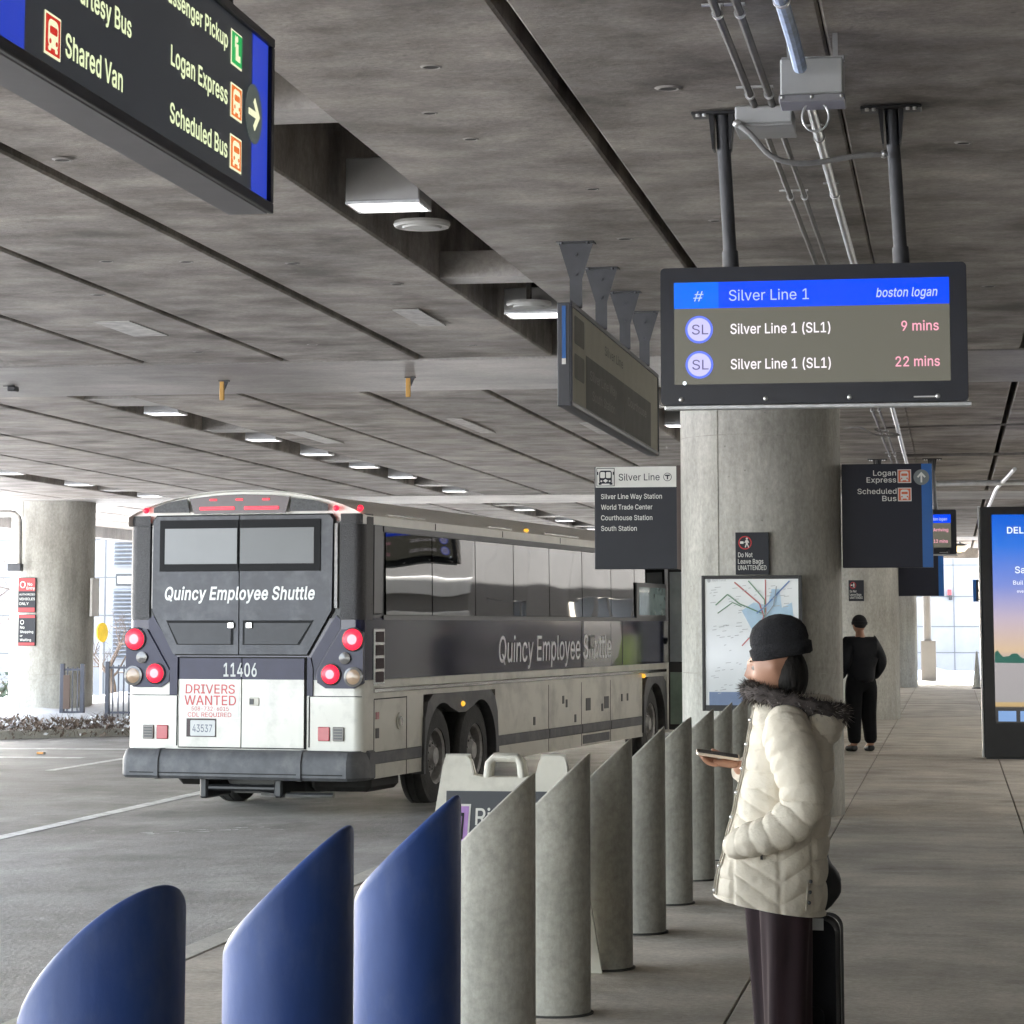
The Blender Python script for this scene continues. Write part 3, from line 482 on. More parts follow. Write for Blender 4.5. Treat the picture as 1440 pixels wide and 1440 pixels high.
# buildings beyond the left edge
def facade(name, label, x0, x1, y, z1, lou, mm, louv_m, sign=None):
    o = thing(name, label, 'building', (0, y, -.5)); q = MB(); q.box(x0, x1, 0, 8, 0, z1); q.build('wall', mm, o)
    q = MB(); zz = 1.3
    while zz < z1: q.box(x0, x1, -.012, 0, zz - .02, zz + .02); zz += 1.15
    xx = x0 + .9
    while xx < x1: q.box(xx - .02, xx + .02, -.014, -.001, 0, z1); xx += 1.75
    q.build('seam', M['wallseam'], o)
    for lx0, lx1, lz0, lz1 in lou:
        q = MB(); q.box(lx0, lx1, -.05, -.016, lz0, lz1, mi=1); zz = lz0 + .05
        while zz < lz1:
            q.add([(lx0, -.06, zz), (lx1, -.06, zz), (lx1, -.16, zz - .06), (lx0, -.16, zz - .06), (lx0, -.06, zz + .012), (lx1, -.06, zz + .012), (lx1, -.16, zz - .048), (lx0, -.16, zz - .048)], [(0, 1, 2, 3), (7, 6, 5, 4), (3, 2, 6, 7), (0, 4, 5, 1)]); zz += .12
        q.build('louvre', [louv_m, M['wallseam']], o, smooth=0)
    return o
bl = facade('garage_building', 'bright white panelled building with louvre strips seen left of the bus', -31.5, -19.5, 75, 6.5, [(-25.05, -23.6, 3.95, 4.75), (-25.05, -23.6, 1.15, 3.25)], M['wallwhite'], M['louvre'])
q = MB(); q.box(-25.0, -24.35, -.06, -.02, 3.35, 3.7, bev=.01); q.box(-24.93, -24.42, -.07, -.06, 3.42, 3.63, mi=1); text(q, 'EXIT', lambda a, c2, h: (a, -.07 - h, c2), -24.9, 3.47, .1, mi=0); q.build('nameplate', [M['tdark'], M['sign_white']], bl)
M['bluegrey'] = mat('blue_grey_cladding', (.1, .115, .15), .6, var=.06)  # plain blue grey cladding colour
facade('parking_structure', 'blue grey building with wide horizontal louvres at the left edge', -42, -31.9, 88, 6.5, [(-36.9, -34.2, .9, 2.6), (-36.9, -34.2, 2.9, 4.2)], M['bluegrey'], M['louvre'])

# ------------------------------------------------------------------ planter, fences, hedge, trees at the left
b = MB(); random.seed(5)
b.prism([(-19.8, 44.2), (-18.6, 42.7), (-16.4, 41.9), (-13.9, 44.3), (-12.6, 47.5), (-13.2, 53), (-17, 58), (-19.8, 58)], lambda a, c2, h: (a, c2, h), -.4, -.14)
struct(b.build('planter_kerb', M['kerb']))
b = MB(); nx, ny = 34, 44
for j in range(ny + 1):
    for i in range(nx + 1):
        x = -26 + 12.6 * i / nx; y = 42.4 + 16 * j / ny
        e = min(1, max(0, (y - 43.6 - max(0, (x + 16.4)) * .95) / 1.4)) * min(1, max(0, (58 - y) / 2)) * min(1, max(0, (-13.5 - x) / 1.2))
        b.v.append((x, y, -.36 + e * (.46 + .2 * noise.noise((x * .8, y * .8, 2)) + .06 * noise.noise((x * 3, y * 3, 5)))))
b.f += [(j * (nx + 1) + i, j * (nx + 1) + i + 1, (j + 1) * (nx + 1) + i + 1, (j + 1) * (nx + 1) + i) for j in range(ny) for i in range(nx)]; b.m += [0] * (nx * ny)
struct(b.build('snow_cover', M['snow'], smooth=80))
def twig_mass(n, pick, size, seed, mb, snow=0):
    rnd = random.Random(seed)
    for _ in range(n):
        p = Vector(pick(rnd)); d = Vector((rnd.gauss(0, 1), rnd.gauss(0, 1), rnd.gauss(.4, .8))).normalized(); a = d.orthogonal().normalized()
        L_ = size * rnd.uniform(.5, 1.4); q = a.cross(d)
        if rnd.random() < .5: mb.add([p - a * .006, p + a * .006, p + d * L_ * 1.8], [(0, 1, 2)])
        else: mb.add([p, p + d * L_ * .5 + a * L_ * .32, p + d * L_, p + d * L_ * .5 - a * L_ * .32 + q * .01], [(0, 1, 2, 3)], 2 if snow and rnd.random() < snow else 1)
M['twig'] = mat('bare_twigs', (.1, .075, .06), .9, var=.3); M['dryleaf'] = mat('dry_brown_leaves', (.21, .165, .135), .85, var=.4, scale=20)
hp = [(-20.5, 43.7), (-18.6, 42.75), (-16.4, 42.15), (-13.9, 44.5), (-12.7, 47.6)]
def hedge_pick(rnd):
    i = rnd.choices(range(4), [3, 3, 4.5, 2])[0]; (xa, ya), (xb, yb) = hp[i], hp[i + 1]; t = rnd.random(); u = rnd.random() ** .6
    x = xa + (xb - xa) * t; y = ya + (yb - ya) * t; h = .5 * (.75 + .4 * noise.noise((x * 1.4, y * 1.4, 0)))
    a = rnd.uniform(-.55, .55); return (x - a * .35 + .2, y + a + .6, -.3 + h * u * (1 - abs(a) * .7))
b = MB(); twig_mass(9000, hedge_pick, .085, 11, b, .28)
tag(b.build('hedge', [M['twig'], M['dryleaf'], M['snow']], smooth=0), 'low brown snow dusted hedge along the front of the snowy planter', 'hedge')
M['fence'] = mat('fence_paint', (.02, .025, .05), .45, var=.1)
def fence(label, x0, x1, y, z0, z1, notice=None, step=.1):
    o = thing('fence', label, 'fence', (x0, y, z0), 0, 'black picket fences in the planter'); W = x1 - x0; H_ = z1 - z0
    for x in (0, W): q = MB(); q.box(x - .04, x + .04, -.04, .04, -.3, H_ + .06, bev=.006); q.build('post', M['fence'], o)
    q = MB(); q.box(.04, W - .04, -.018, .018, H_ - .07, H_ - .03); q.box(.04, W - .04, -.018, .018, .1, .14); q.build('rail', M['fence'], o)
    n = int((W - .08) / step)
    for i in range(1, n + 1): q = MB(); x = W * i / (n + 1); q.box(x - .011, x + .011, -.011, .011, .02, H_); q.build('picket', M['fence'], o)
    if notice: q = MB(); q.box(notice[0], notice[1], -.05, -.025, notice[2], notice[3], bev=.004); q.build('notice_board', mat('brown_notice', (.09, .055, .04), .6), o)
fence('short black picket fence with brown board in front of the column', -16.2, -15.81, 45.6, -.05, .9, (.03, .16, .18, .8))
fence('black picket fence beside the rear corner of the bus', -15.33, -14.2, 45.6, -.05, .94)
def bare_tree(label, x, y, z0, h, seed, n0=6):
    o = thing('bare_tree', label, 'tree', (x, y, z0), 0, 'bare winter trees beyond the planter'); rnd = random.Random(seed); tr = MB(); cr = MB()
    top = Vector((rnd.uniform(-.2, .2), rnd.uniform(-.2, .2), h * .45)); tr.tube([(0, 0, 0), top * .5 + Vector((.05, 0, 0)), top], [.09, .075, .06], 8)
    def br(p, d, L_, r_, dep):
        pts = [p]; q = p
        for i in range(4):
            d = (d + Vector((rnd.gauss(0, .16), rnd.gauss(0, .16), rnd.gauss(.05, .1)))).normalized(); q = q + d * L_ / 4; pts.append(q)
        cr.tube(pts, [r_ * (1 - .17 * i) for i in range(5)], 4 if dep < 2 else 5, cap=False)
        if dep > 0:
            for i in range(3 if dep > 1 else 4):
                s_ = pts[rnd.randint(1, 4)]; a = Vector((rnd.gauss(0, 1), rnd.gauss(0, 1), rnd.gauss(.3, .6))).normalized()
                br(s_, (d * .7 + a * .8).normalized(), L_ * rnd.uniform(.55, .75), r_ * .5, dep - 1)
    for i in range(n0):
        a = 2 * PI * i / n0 + rnd.uniform(-.3, .3); br(top * rnd.uniform(.6, 1), Vector((math.cos(a), math.sin(a), rnd.uniform(.5, 1.2))).normalized(), h * .33, .035, 3)
    tr.build('trunk', M['twig'], o); cr.build('crown', M['twig'], o)
bare_tree('bare grey tree whose branches cross the blue grey louvres', -23.2, 58, -.4, 5.2, 1)
bare_tree('smaller bare tree at the very left edge', -25.2, 63, -.4, 4.4, 2)
bare_tree('bare sapling between the left column and the bus', -20.0, 60, -.4, 2.6, 4, 5)
o = thing('evergreen_shrub', 'dark green shrub low behind the left column at the picture edge', 'shrub', (-20.6, 54, -.3)); q = MB()
twig_mass(1500, lambda r_: (r_.gauss(0, .35), r_.gauss(0, .35), abs(r_.gauss(.2, .3))), .13, 8, q)
q.build('foliage', [M['twig'], mat('evergreen_leaf', (.05, .075, .05), .7, var=.4)], o, smooth=0); q = MB(); q.cyl((0, 0, -.2), (0, 0, .3), .03); q.build('stem', M['twig'], o)
o = thing('road_sign', 'yellow disc road sign on a thin post beyond the column', 'sign', (-18.65, 55, -.4)); q = MB(); q.cyl((0, 0, 0), (0, 0, 2.05), .025, seg=10); q.build('post', M['galv'], o)
q = MB(); q.cyl((.0, -.02, 1.9), (.03, -.028, 1.9), .22, seg=28); q.build('disc', mat('yellow_sign_face', (.75, .5, .02), .5), o)
def colsign(label, x0, x1, z0, z1, y, redtop, redbot, rows):
    o = thing('column_sign', label, 'sign', (0, y, 0), 0, 'red and black notices on the left column'); fn = FY(0)
    q = MB(); q.box(x0, x1, 0, .04, z0, z1, bev=.004); q.build('panel', M['sign_dark'], o)
    q = MB(); q.prism([(x0 + .01, z1 - redtop), (x1 - .01, z1 - redtop), (x1 - .01, z1 - .01), (x0 + .01, z1 - .01)], fn, .001, .003); q.build('red_band', M['sign_red'], o); q = MB(); q.prism([(x0 + .01, z0 + .01), (x1 - .01, z0 + .01), (x1 - .01, z0 + redbot), (x0 + .01, z0 + redbot)], fn, .001, .003); q.build('red_band', M['sign_red'], o)
    for s_, x, z, h in rows: line(o, M['sign_white'], s_, fn, x, z, h, off=.006, bold=.012)
colsign('red topped black notice with white circle, upper one on the left column', -17.235, -16.895, 1.9, 2.55, 45.97, .25, .09, [('O', -17.2, 2.36, .12), ('No', -17.05, 2.4, .055), ('Entry', -17.07, 2.33, .05), ('AUTHORIZED', -17.21, 2.22, .034), ('VEHICLES', -17.21, 2.13, .045), ('ONLY', -17.21, 2.04, .05)])
colsign('black notice with thin red bands, lower one on the left column', -17.22, -16.885, 1.28, 1.86, 45.97, .06, .06, [('O', -17.18, 1.68, .08), ('No', -17.18, 1.6, .05), ('Stopping', -17.18, 1.52, .045), ('or', -17.18, 1.45, .04), ('Waiting', -17.18, 1.37, .045)])
o = thing('column_sign', 'grey notice seen edge on at the right side of the left column', 'sign', (-16.03, 46.75, 1.83), 0, None); q = MB(); q.box(0, .05, -.2, .2, 0, .72, bev=.005); q.build('panel', mat('pale_sign_back', (.5, .48, .45), .5), o)
o = thing('hanging_bracket', 'white rounded bracket with a dark box end hanging at the left edge', 'bracket', (-17.21, 45.9, 3.74)); q = MB()
pth = [(-2.6, 0, 0), (-.18, 0, 0), (-.1, 0, -.012), (-.045, 0, -.05), (-.02, 0, -.12), (-.01, 0, -.95)]; q.tube(pth, .055, 10); q.build('rail', mat('white_rail', (.68, .66, .63), .4), o)
q = MB(); q.tube([(x + .05 if i > 2 else x, y, z + (.055 if i < 3 else 0)) for i, (x, y, z) in enumerate(pth)], .018, 8); q.build('edge_trim', M['black'], o)
q = MB(); q.box(-.2, .07, -.08, .08, -1.07, -.93, bev=.012); q.build('end_box', M['dkgrey'], o); q = MB(); q.cyl((-2.4, 0, 0), (-2.4, 0, .25), .02); q.build('hanger', M['galv'], o)
o = thing('road_stud', 'small amber reflector stud on the road at the left', 'road stud', (-13.64, 37.5, zr(-13.64))); q = MB(); q.box(-.06, .06, -.05, .05, 0, .035, bev=.012); q.build('housing', M['fixture'], o)
q = MB(); q.box(-.05, .05, -.056, -.048, .008, .03, bev=.002); q.build('reflector', glow('amber_reflector_glow', (1, .45, .08), 1.2), o)  # glow stands in for the light this reflector would return

# ------------------------------------------------------------------ bollards
def bollard(x, y, d, h, sleeve, label, turn=0):
    """cylinder cut at 45 degrees, low side towards the road"""
    o = thing('bollard', label, 'bollard', (x, y, 0), R(turn), 'slant cut bollards along the kerb'); n = 48; r_ = d / 2; q = MB(); rb = .03 if sleeve else .011; K = .96
    rings = [(r_, lambda c: 0.0), (r_, lambda c: .25), (r_, lambda c: h - r_ * K + K * r_ * c - rb * 1.3)]
    for i in range(1, 6):
        a = PI / 2 * i / 5; rings.append((r_ - rb * (1 - math.cos(a)), (lambda a_: lambda c: h - r_ * K + K * (r_ - rb * (1 - math.cos(a_))) * c - rb * 1.3 * (1 - math.sin(a_)))(a)))
    for rr_, fz in rings:
        for k2 in range(n): t = 2 * PI * k2 / n; q.v.append((rr_ * math.cos(t), rr_ * math.sin(t), fz(math.cos(t))))
    for j in range(len(rings) - 1):
        for k2 in range(n): q.f.append((j * n + k2, j * n + (k2 + 1) % n, (j + 1) * n + (k2 + 1) % n, (j + 1) * n + k2))
    q.f.append(tuple((len(rings) - 1) * n + k2 for k2 in range(n))); q.m = [0] * len(q.f)
    q.build('sleeve' if sleeve else 'shaft', M['blue_sleeve'] if sleeve else M['bollard'], o, smooth=40)
    q = MB(); q.lathe([(r_ + .012, 0), (r_ + .012, .006), (r_ - .01, .012)], seg=n); q.build('base_ring', M['groove'], o)
bl_lab = ['nearest blue sleeved bollard with rounded top at the bottom left', 'middle one of the three blue sleeved bollards', 'blue sleeved bollard next to the first bare concrete bollard', 'first bare concrete bollard next to the blue ones', 'second bare concrete bollard in front of the white folding sign', 'third bare concrete bollard, right of the folding sign foot', 'fourth bare concrete bollard from the blue ones', 'fifth bare concrete bollard from the blue ones', 'sixth bare concrete bollard beside the outstretched phone', 'seventh bare concrete bollard, just behind the phone hand', 'eighth bare concrete bollard, behind the cream coat', 'last bare concrete bollard before the big column, behind the coat']
for i in range(12):
    y = 5.19 + 1.53 * i - .003 * i * i; xr = -1.575
    dd = .345 if i < 3 else .325
    bollard(xr - dd / 2, y, dd, 1.17 if i < 2 else 1.15 if i < 3 else 1.125, i < 3, bl_lab[i], -24 if i == 0 else random.uniform(-4, 4))
o = thing('tapered_post', 'small grey tapered post at the far end beside the kiosk', 'post', (.64, 69, 0)); q = MB(); q.lathe([(.115, 0), (.11, .05), (.03, .9), (.012, .98), (0.001, .985)], seg=20); q.build('shaft', M['bollard'], o); q = MB(); q.lathe([(.15, 0), (.15, .03), (.11, .04)], seg=20); q.build('base', M['black'], o)
o = thing('light_post', 'white round post in the bright gap at the far end', 'post', (-.72, 78.5, -.1)); q = MB(); q.cyl((0, 0, 0), (0, 0, 4.0), .12, seg=20); q.build('shaft', M['wallwhite'], o); q = MB(); q.box(-.2, .25, -.2, .2, 0, 1.3, bev=.02); q.build('cabinet', M['wallwhite'], o)

# ------------------------------------------------------------------ folding A-frame sign
M['aframe'] = mat('cream_plastic', (.66, .64, .57), .45, var=.07, scale=5, dirt=(.3, .28, .24), dscale=4, damt=.4)
o = thing('folding_sign', 'cream plastic folding sign standing between the bollards and the bus', 'sign', (-2.12, 12.25, 0), R(2))
lean = .27
for sgn in (-1, 1):
    def af(a, z, h, sg=sgn): return (a, sg * (.03 + lean * (1.02 - z)) + sg * h, z)
    q = MB(); W = lambda z: .30 + .13 * (1 - z)
    q.prism([(-W(.0), 0), (-W(0) + .1, 0), (-.24, .12), (.24, .12), (W(0) - .1, 0), (W(0), 0), (W(.95), .95), (.3, 1.0), (.29, 1.045), (.27, 1.055), (.185, 1.055), (.165, 1.03), (.15, .965), (.1, .955), (-.1, .955), (-.15, .965), (-.165, 1.03), (-.185, 1.055), (-.27, 1.055), (-.29, 1.045), (-.3, 1.0), (-W(.95), .95)], af, -.02, .012); q.build('leaf', M['aframe'], o)
    q = MB(); q.prism([(-.26, .2), (.26, .2), (.275, .89), (-.275, .89)], af, .013, .017); q.build('panel', M['sign_grey'] if False else mat('sign_slate_insert', (.07, .075, .085), .5, var=.05), o)
    if sgn == -1:
        q = MB(); q.prism([(-.25, .63), (-.16, .63), (-.153, .83), (-.243, .83)], af, .018, .020, 0); q.prism([(-.243, .64), (-.168, .64), (-.162, .82), (-.236, .82)], af, .0205, .022, 1); q.prism([(-.222, .67), (-.188, .67), (-.184, .79), (-.218, .79)], af, .0225, .024, 2); q.prism([(-.214, .68), (-.196, .68), (-.193, .775), (-.211, .775)], af, .0245, .026, 1)
        q.build('pictogram', [M['sign_white'], mat('lilac_vinyl', (.42, .24, .55), .5), M['sign_dark']], o); line(o, M['sign_white'], 'Ride App', af, -.13, .735, .075, .25, .02, off=.02)
q = MB(); q.tube([(-.085, -.045, .95), (-.075, -.04, 1.02), (-.055, -.03, 1.045), (.055, -.03, 1.045), (.075, -.04, 1.02), (.085, -.045, .95)], .02, 10); q.tube([(-.085, .045, .95), (-.075, .04, 1.02), (-.055, .03, 1.045), (.055, .03, 1.045), (.075, .04, 1.02), (.085, .045, .95)], .02, 10); q.build('handle', M['aframe'], o)
for x in (-.23, .23): q = MB(); q.cyl((x - .06, 0, 1.04), (x + .06, 0, 1.04), .022, seg=14); q.build('hinge', M['aframe'], o)

# ------------------------------------------------------------------ flag signs on the columns, column notices, map
def flag_left():
    o = thing('flag_sign', 'charcoal flag sign with a white header listing four stations, left of the column', 'sign', (-2.8, 23.3, 2.18)); fn = lambda a, z, h: (a + 2.8, -.05 - h, z - 2.18)
    q = MB(); q.box(-.4, .39, -.05, .05, 0, .935, bev=.004); q.build('panel', M['sign_dark'], o)
    q = MB(); q.prism([(-3.189, 2.925), (-2.448, 2.925), (-2.448, 3.113), (-3.189, 3.113)], fn, .001, .003); q.build('header', M['sign_white'], o)
    q = MB(); q.box(.355, .4, -.056, .056, -.002, .94, bev=.003); q.build('edge_frame', mat('brown_edge', (.06, .04, .035), .5), o)
    q = MB(); text(q, 'Silver Line', fn, -2.977, 2.987, .061, -2.6, bold=.008, off=.004)
    a0, a1, b0, b1 = -3.181, -3.014, 2.936, 3.103; P = lambda a, z: (a0 + a * (a1 - a0), b0 + z * (b1 - b0))
    for (u0, u1, v0, v1) in ((0, 1, 0, .035), (0, 1, .965, 1), (0, .035, .035, .965), (.965, 1, .035, .965)): q.prism([P(u0, v0), P(u1, v0), P(u1, v1), P(u0, v1)], fn, .004, .006)
    q.prism([P(*p) for p in rrect(.15, .85, .14, .86, .14)], fn, .004, .006)
    for s_ in (.2, .8): q.prism([P(*p) for p in rrect(s_ - .08, s_ + .08, .08, .2, .03)], fn, .0042, .0058)
    for s_ in (.07, .93): q.prism([P(*p) for p in rrect(s_ - .03, s_ + .03, .62, .8, .02)], fn, .004, .006)
    q.prism(circle(-2.528, 3.016, .038, 32), fn, .004, .006); q.build('black_marks', M['sign_navy'], o)
    q = MB()
    for x0, x1 in ((.21, .47), (.53, .79)): q.prism([P(*p) for p in rrect(x0, x1, .45, .78, .06)], fn, .007, .009)
    for s_ in (.27, .73): q.prism([P(*p) for p in circle(s_, .28, .05, 12)], fn, .007, .009)
    q.prism([P(.36, .3), P(.5, .2), P(.64, .3), P(.5, .4)], fn, .007, .009); q.prism(circle(-2.528, 3.016, .033, 32), fn, .007, .009); q.build('white_marks', M['sign_white'], o)
    q = MB(); q.prism([(-2.55, 3.024), (-2.506, 3.024), (-2.506, 3.036), (-2.55, 3.036)], fn, .01, .012); q.prism([(-2.534, 2.994), (-2.522, 2.994), (-2.522, 3.0235), (-2.534, 3.0235)], fn, .01, .012); q.build('emblem', M['sign_navy'], o)
    q = MB()
    for s_, z, x1 in (('Silver Line Way Station', 2.82, -2.58), ('World Trade Center', 2.723, -2.668), ('Courthouse Station', 2.626, -2.669), ('South Station', 2.529, -2.812)): line(o, M['sign_white'], s_, fn, -3.14, z, .044, x1, bold=.012, off=.004)
flag_left()
def flag_right(x0, y, label, first):
    o = thing('flag_sign', label, 'sign', (x0, y, 2.185), 0, 'navy flag signs to the right of the columns'); fn = lambda a, z, h: (a + .953, -.05 - h, z - 2.185)
    q = MB(); q.box(0, .806, -.05, .05, 0, .93, bev=.004); q.build('panel', M['sign_navy'], o)
    q = MB(); q.prism([(-.242, 2.187), (-.15, 2.187), (-.15, 3.113), (-.242, 3.113)], fn, .001, .003); q.build('blue_stripe', M['sign_blue'], o)
    q = MB()
    for s_, z, xa, xb in (('Logan', 3.01, -.67, -.466), ('Express', 2.948, -.729, -.466), ('Scheduled', 2.846, -.812, -.464), ('Bus', 2.781, -.592, -.466)): line(o, M['sign_white'], s_, fn, xa, z, .046, xb, bold=.014, off=.004)
    for z in (2.942, 2.778): q = MB(); bus_icon(q, fn, -.453, -.332, z, z + .121, .003, 0, 1); q.build('pictogram', [M['sign_orange'], M['sign_white']], o)
    q = MB(); arrow(q, fn, -.242, 2.992, .07, .004, 0, 1); q.build('arrow_badge', [M['sign_grey'], M['sign_white']], o)
flag_right(-.953, 23.3, 'navy flag sign with up arrow right of the map column', True)
flag_right(-.925, 46.8, 'farther navy flag sign mostly hidden behind the nearer one', False)
def no_bags(x0, x1, z0, z1, y, label):
    o = thing('notice_sign', label, 'sign', ((x0 + x1) / 2, y, z0), 0, 'no unattended bags notices on the columns'); W = (x1 - x0); H_ = z1 - z0; fn = lambda a, z, h: ((a - .5) * W, -.012 - h, z * H_); k2 = W / .303
    q = MB(); q.box(-W / 2, W / 2, -.012, .012, 0, H_, bev=.003); q.build('panel', M['sign_dark'], o)
    q = MB()
    for s_, z, xa, xb in (('Do Not', .415, .08, .51), ('Leave Bags', .26, .075, .83), ('UNATTENDED', .11, .075, .92)): line(o, M['sign_white'], s_, fn, xa, z, .108, xb, bold=.016, off=.002)
    cx, cz, rr_ = .29, .755, .16; C_ = lambda a, b: (cx + a * rr_ * 1.24, cz + b * rr_)
    q.prism([C_(*p) for p in circle(.28, .6, .16, 14)], fn, .006, .008); q.prism([C_(*p) for p in ((.12, .4), (.42, .4), (.62, .0), (.52, -.05), (.4, .15), (.42, -.2), (.62, -.7), (.48, -.72), (.28, -.25), (.1, -.7), (-.05, -.68), (.12, -.2), (.12, .1), (-.02, -.06), (-.1, .02))], fn, .006, .008); q.prism([C_(*p) for p in rrect(-.75, -.2, -.15, .2, .1)], fn, .006, .008)
    q.build('pictogram', M['sign_white'], o)
    q = MB(); n = 28
    for i in range(n):
        a, b_ = 2 * PI * i / n, 2 * PI * (i + 1) / n; q.prism([C_(math.cos(a) * .84, math.sin(a) * .84), C_(math.cos(b_) * .84, math.sin(b_) * .84), C_(math.cos(b_), math.sin(b_)), C_(math.cos(a), math.sin(a))], fn, .002, .005)
    q.build('prohibition_ring', M['sign_red'], o)
no_bags(-1.857, -1.563, 2.113, 2.482, 22.55, 'black unattended bags notice above the transit map')
no_bags(-1.79, -1.52, 2.09, 2.46, 46.05, 'black unattended bags notice on the column behind the person in black')
def transit_map():
    x0, x1, z0, z1 = -2.155, -1.28, .93, 2.105; o = thing('transit_map', 'framed transit line map hung on the big round column', 'map', (-1.72, 22.53, z0)); fn = lambda a, z, h: (x0 + 1.72 + a * (x1 - x0), -.02 - h, z * (z1 - z0))
    q = MB(); W = x1 - x0; H_ = z1 - z0; a, c2 = x0 + 1.72, x1 + 1.72
    q.box(a, a + .03, -.03, .03, 0, H_, bev=.003); q.box(c2 - .03, c2, -.03, .03, 0, H_, bev=.003); q.box(a + .0305, c2 - .0305, -.03, .03, H_ - .03, H_, bev=.003); q.box(a + .0305, c2 - .0305, -.03, .03, 0, .05, bev=.003); q.build('frame', M['black'], o)
    q = MB(); q.box(a + .03, c2 - .03, -.02, .01, .05, H_ - .03); q.build('sheet', mat('map_paper', (.68, .71, .73), .3, var=.03, scale=3, coat=.4), o)
    def ln(pts, mi, w_=.008, off=.003):
        for (xa, za), (xb, zb) in zip(pts, pts[1:]):
            d = Vector((xb - xa, (zb - za) * 1.34)).normalized(); nx_, nz = -d.y * w_ / 2, d.x * w_ / 2 / 1.34
            q.prism([(xa - nx_, za - nz), (xb - nx_, zb - nz), (xb + nx_, zb + nz), (xa + nx_, za + nz)], fn, off, off + .001, mi)
    q = MB(); ln([(.33, .95), (.58, .79), (.62, .7), (.62, .45), (.72, .3), (.85, .22)], 0, .014); ln([(.64, .97), (.64, .72), (.55, .6), (.4, .48)], 0, .012)
    ln([(.47, .96), (.63, .82), (.63, .55)], 1, .012, .005); ln([(.14, .78), (.26, .86), (.38, .79), (.6, .72)], 1, .012, .005); ln([(.16, .72), (.31, .8), (.4, .77)], 1, .01, .005); ln([(.88, .96), (.62, .76), (.55, .72)], 2, .013, .007); ln([(.6, .6), (.5, .3), (.45, .15)], 3, .013, .009); ln([(.75, .92), (.72, .78), (.6, .66)], 4, .01, .011)
    q.build('line_drawing', [mat('map_red', (.5, .16, .16), .5), mat('map_green', (.16, .3, .2), .5), mat('map_blue', (.15, .25, .5), .5), mat('map_orange', (.6, .3, .1), .5), mat('map_grey', (.3, .33, .36), .5)], o)
    q = MB(); q.prism([(.4, .74), (.52, .8), (.66, .78), (.7, .9), (.78, .9), (.8, .76), (.9, .8), (.93, .6), (.8, .45), (.7, .5), (.6, .42), (.5, .6)], fn, .0012, .002); q.build('water_patch', mat('map_water', (.42, .58, .72), .4), o)
    q = MB(); rnd = random.Random(4)
    for _ in range(120): xa, za = rnd.uniform(.08, .88), rnd.uniform(.1, .93); l_ = rnd.uniform(.02, .06); q.prism([(xa, za), (xa + l_, za + .004), (xa + l_, za + .009), (xa, za + .005)], fn, .012, .0125)
    q.prism(circle(.075, .965, .017, 20), fn, .003, .004); text(q, 'Rapid Transit', fn, .11, .957, .016, off=.004); q.build('fine_print', mat('map_ink', (.42, .44, .46), .5), o)['kind'] = 'stuff'
    q = MB(); q.prism([(.07, .03), (.93, .03), (.93, .14), (.07, .14)], fn, .002, .003); q.build('legend_band', mat('map_legend', (.16, .22, .36), .4), o)
transit_map()

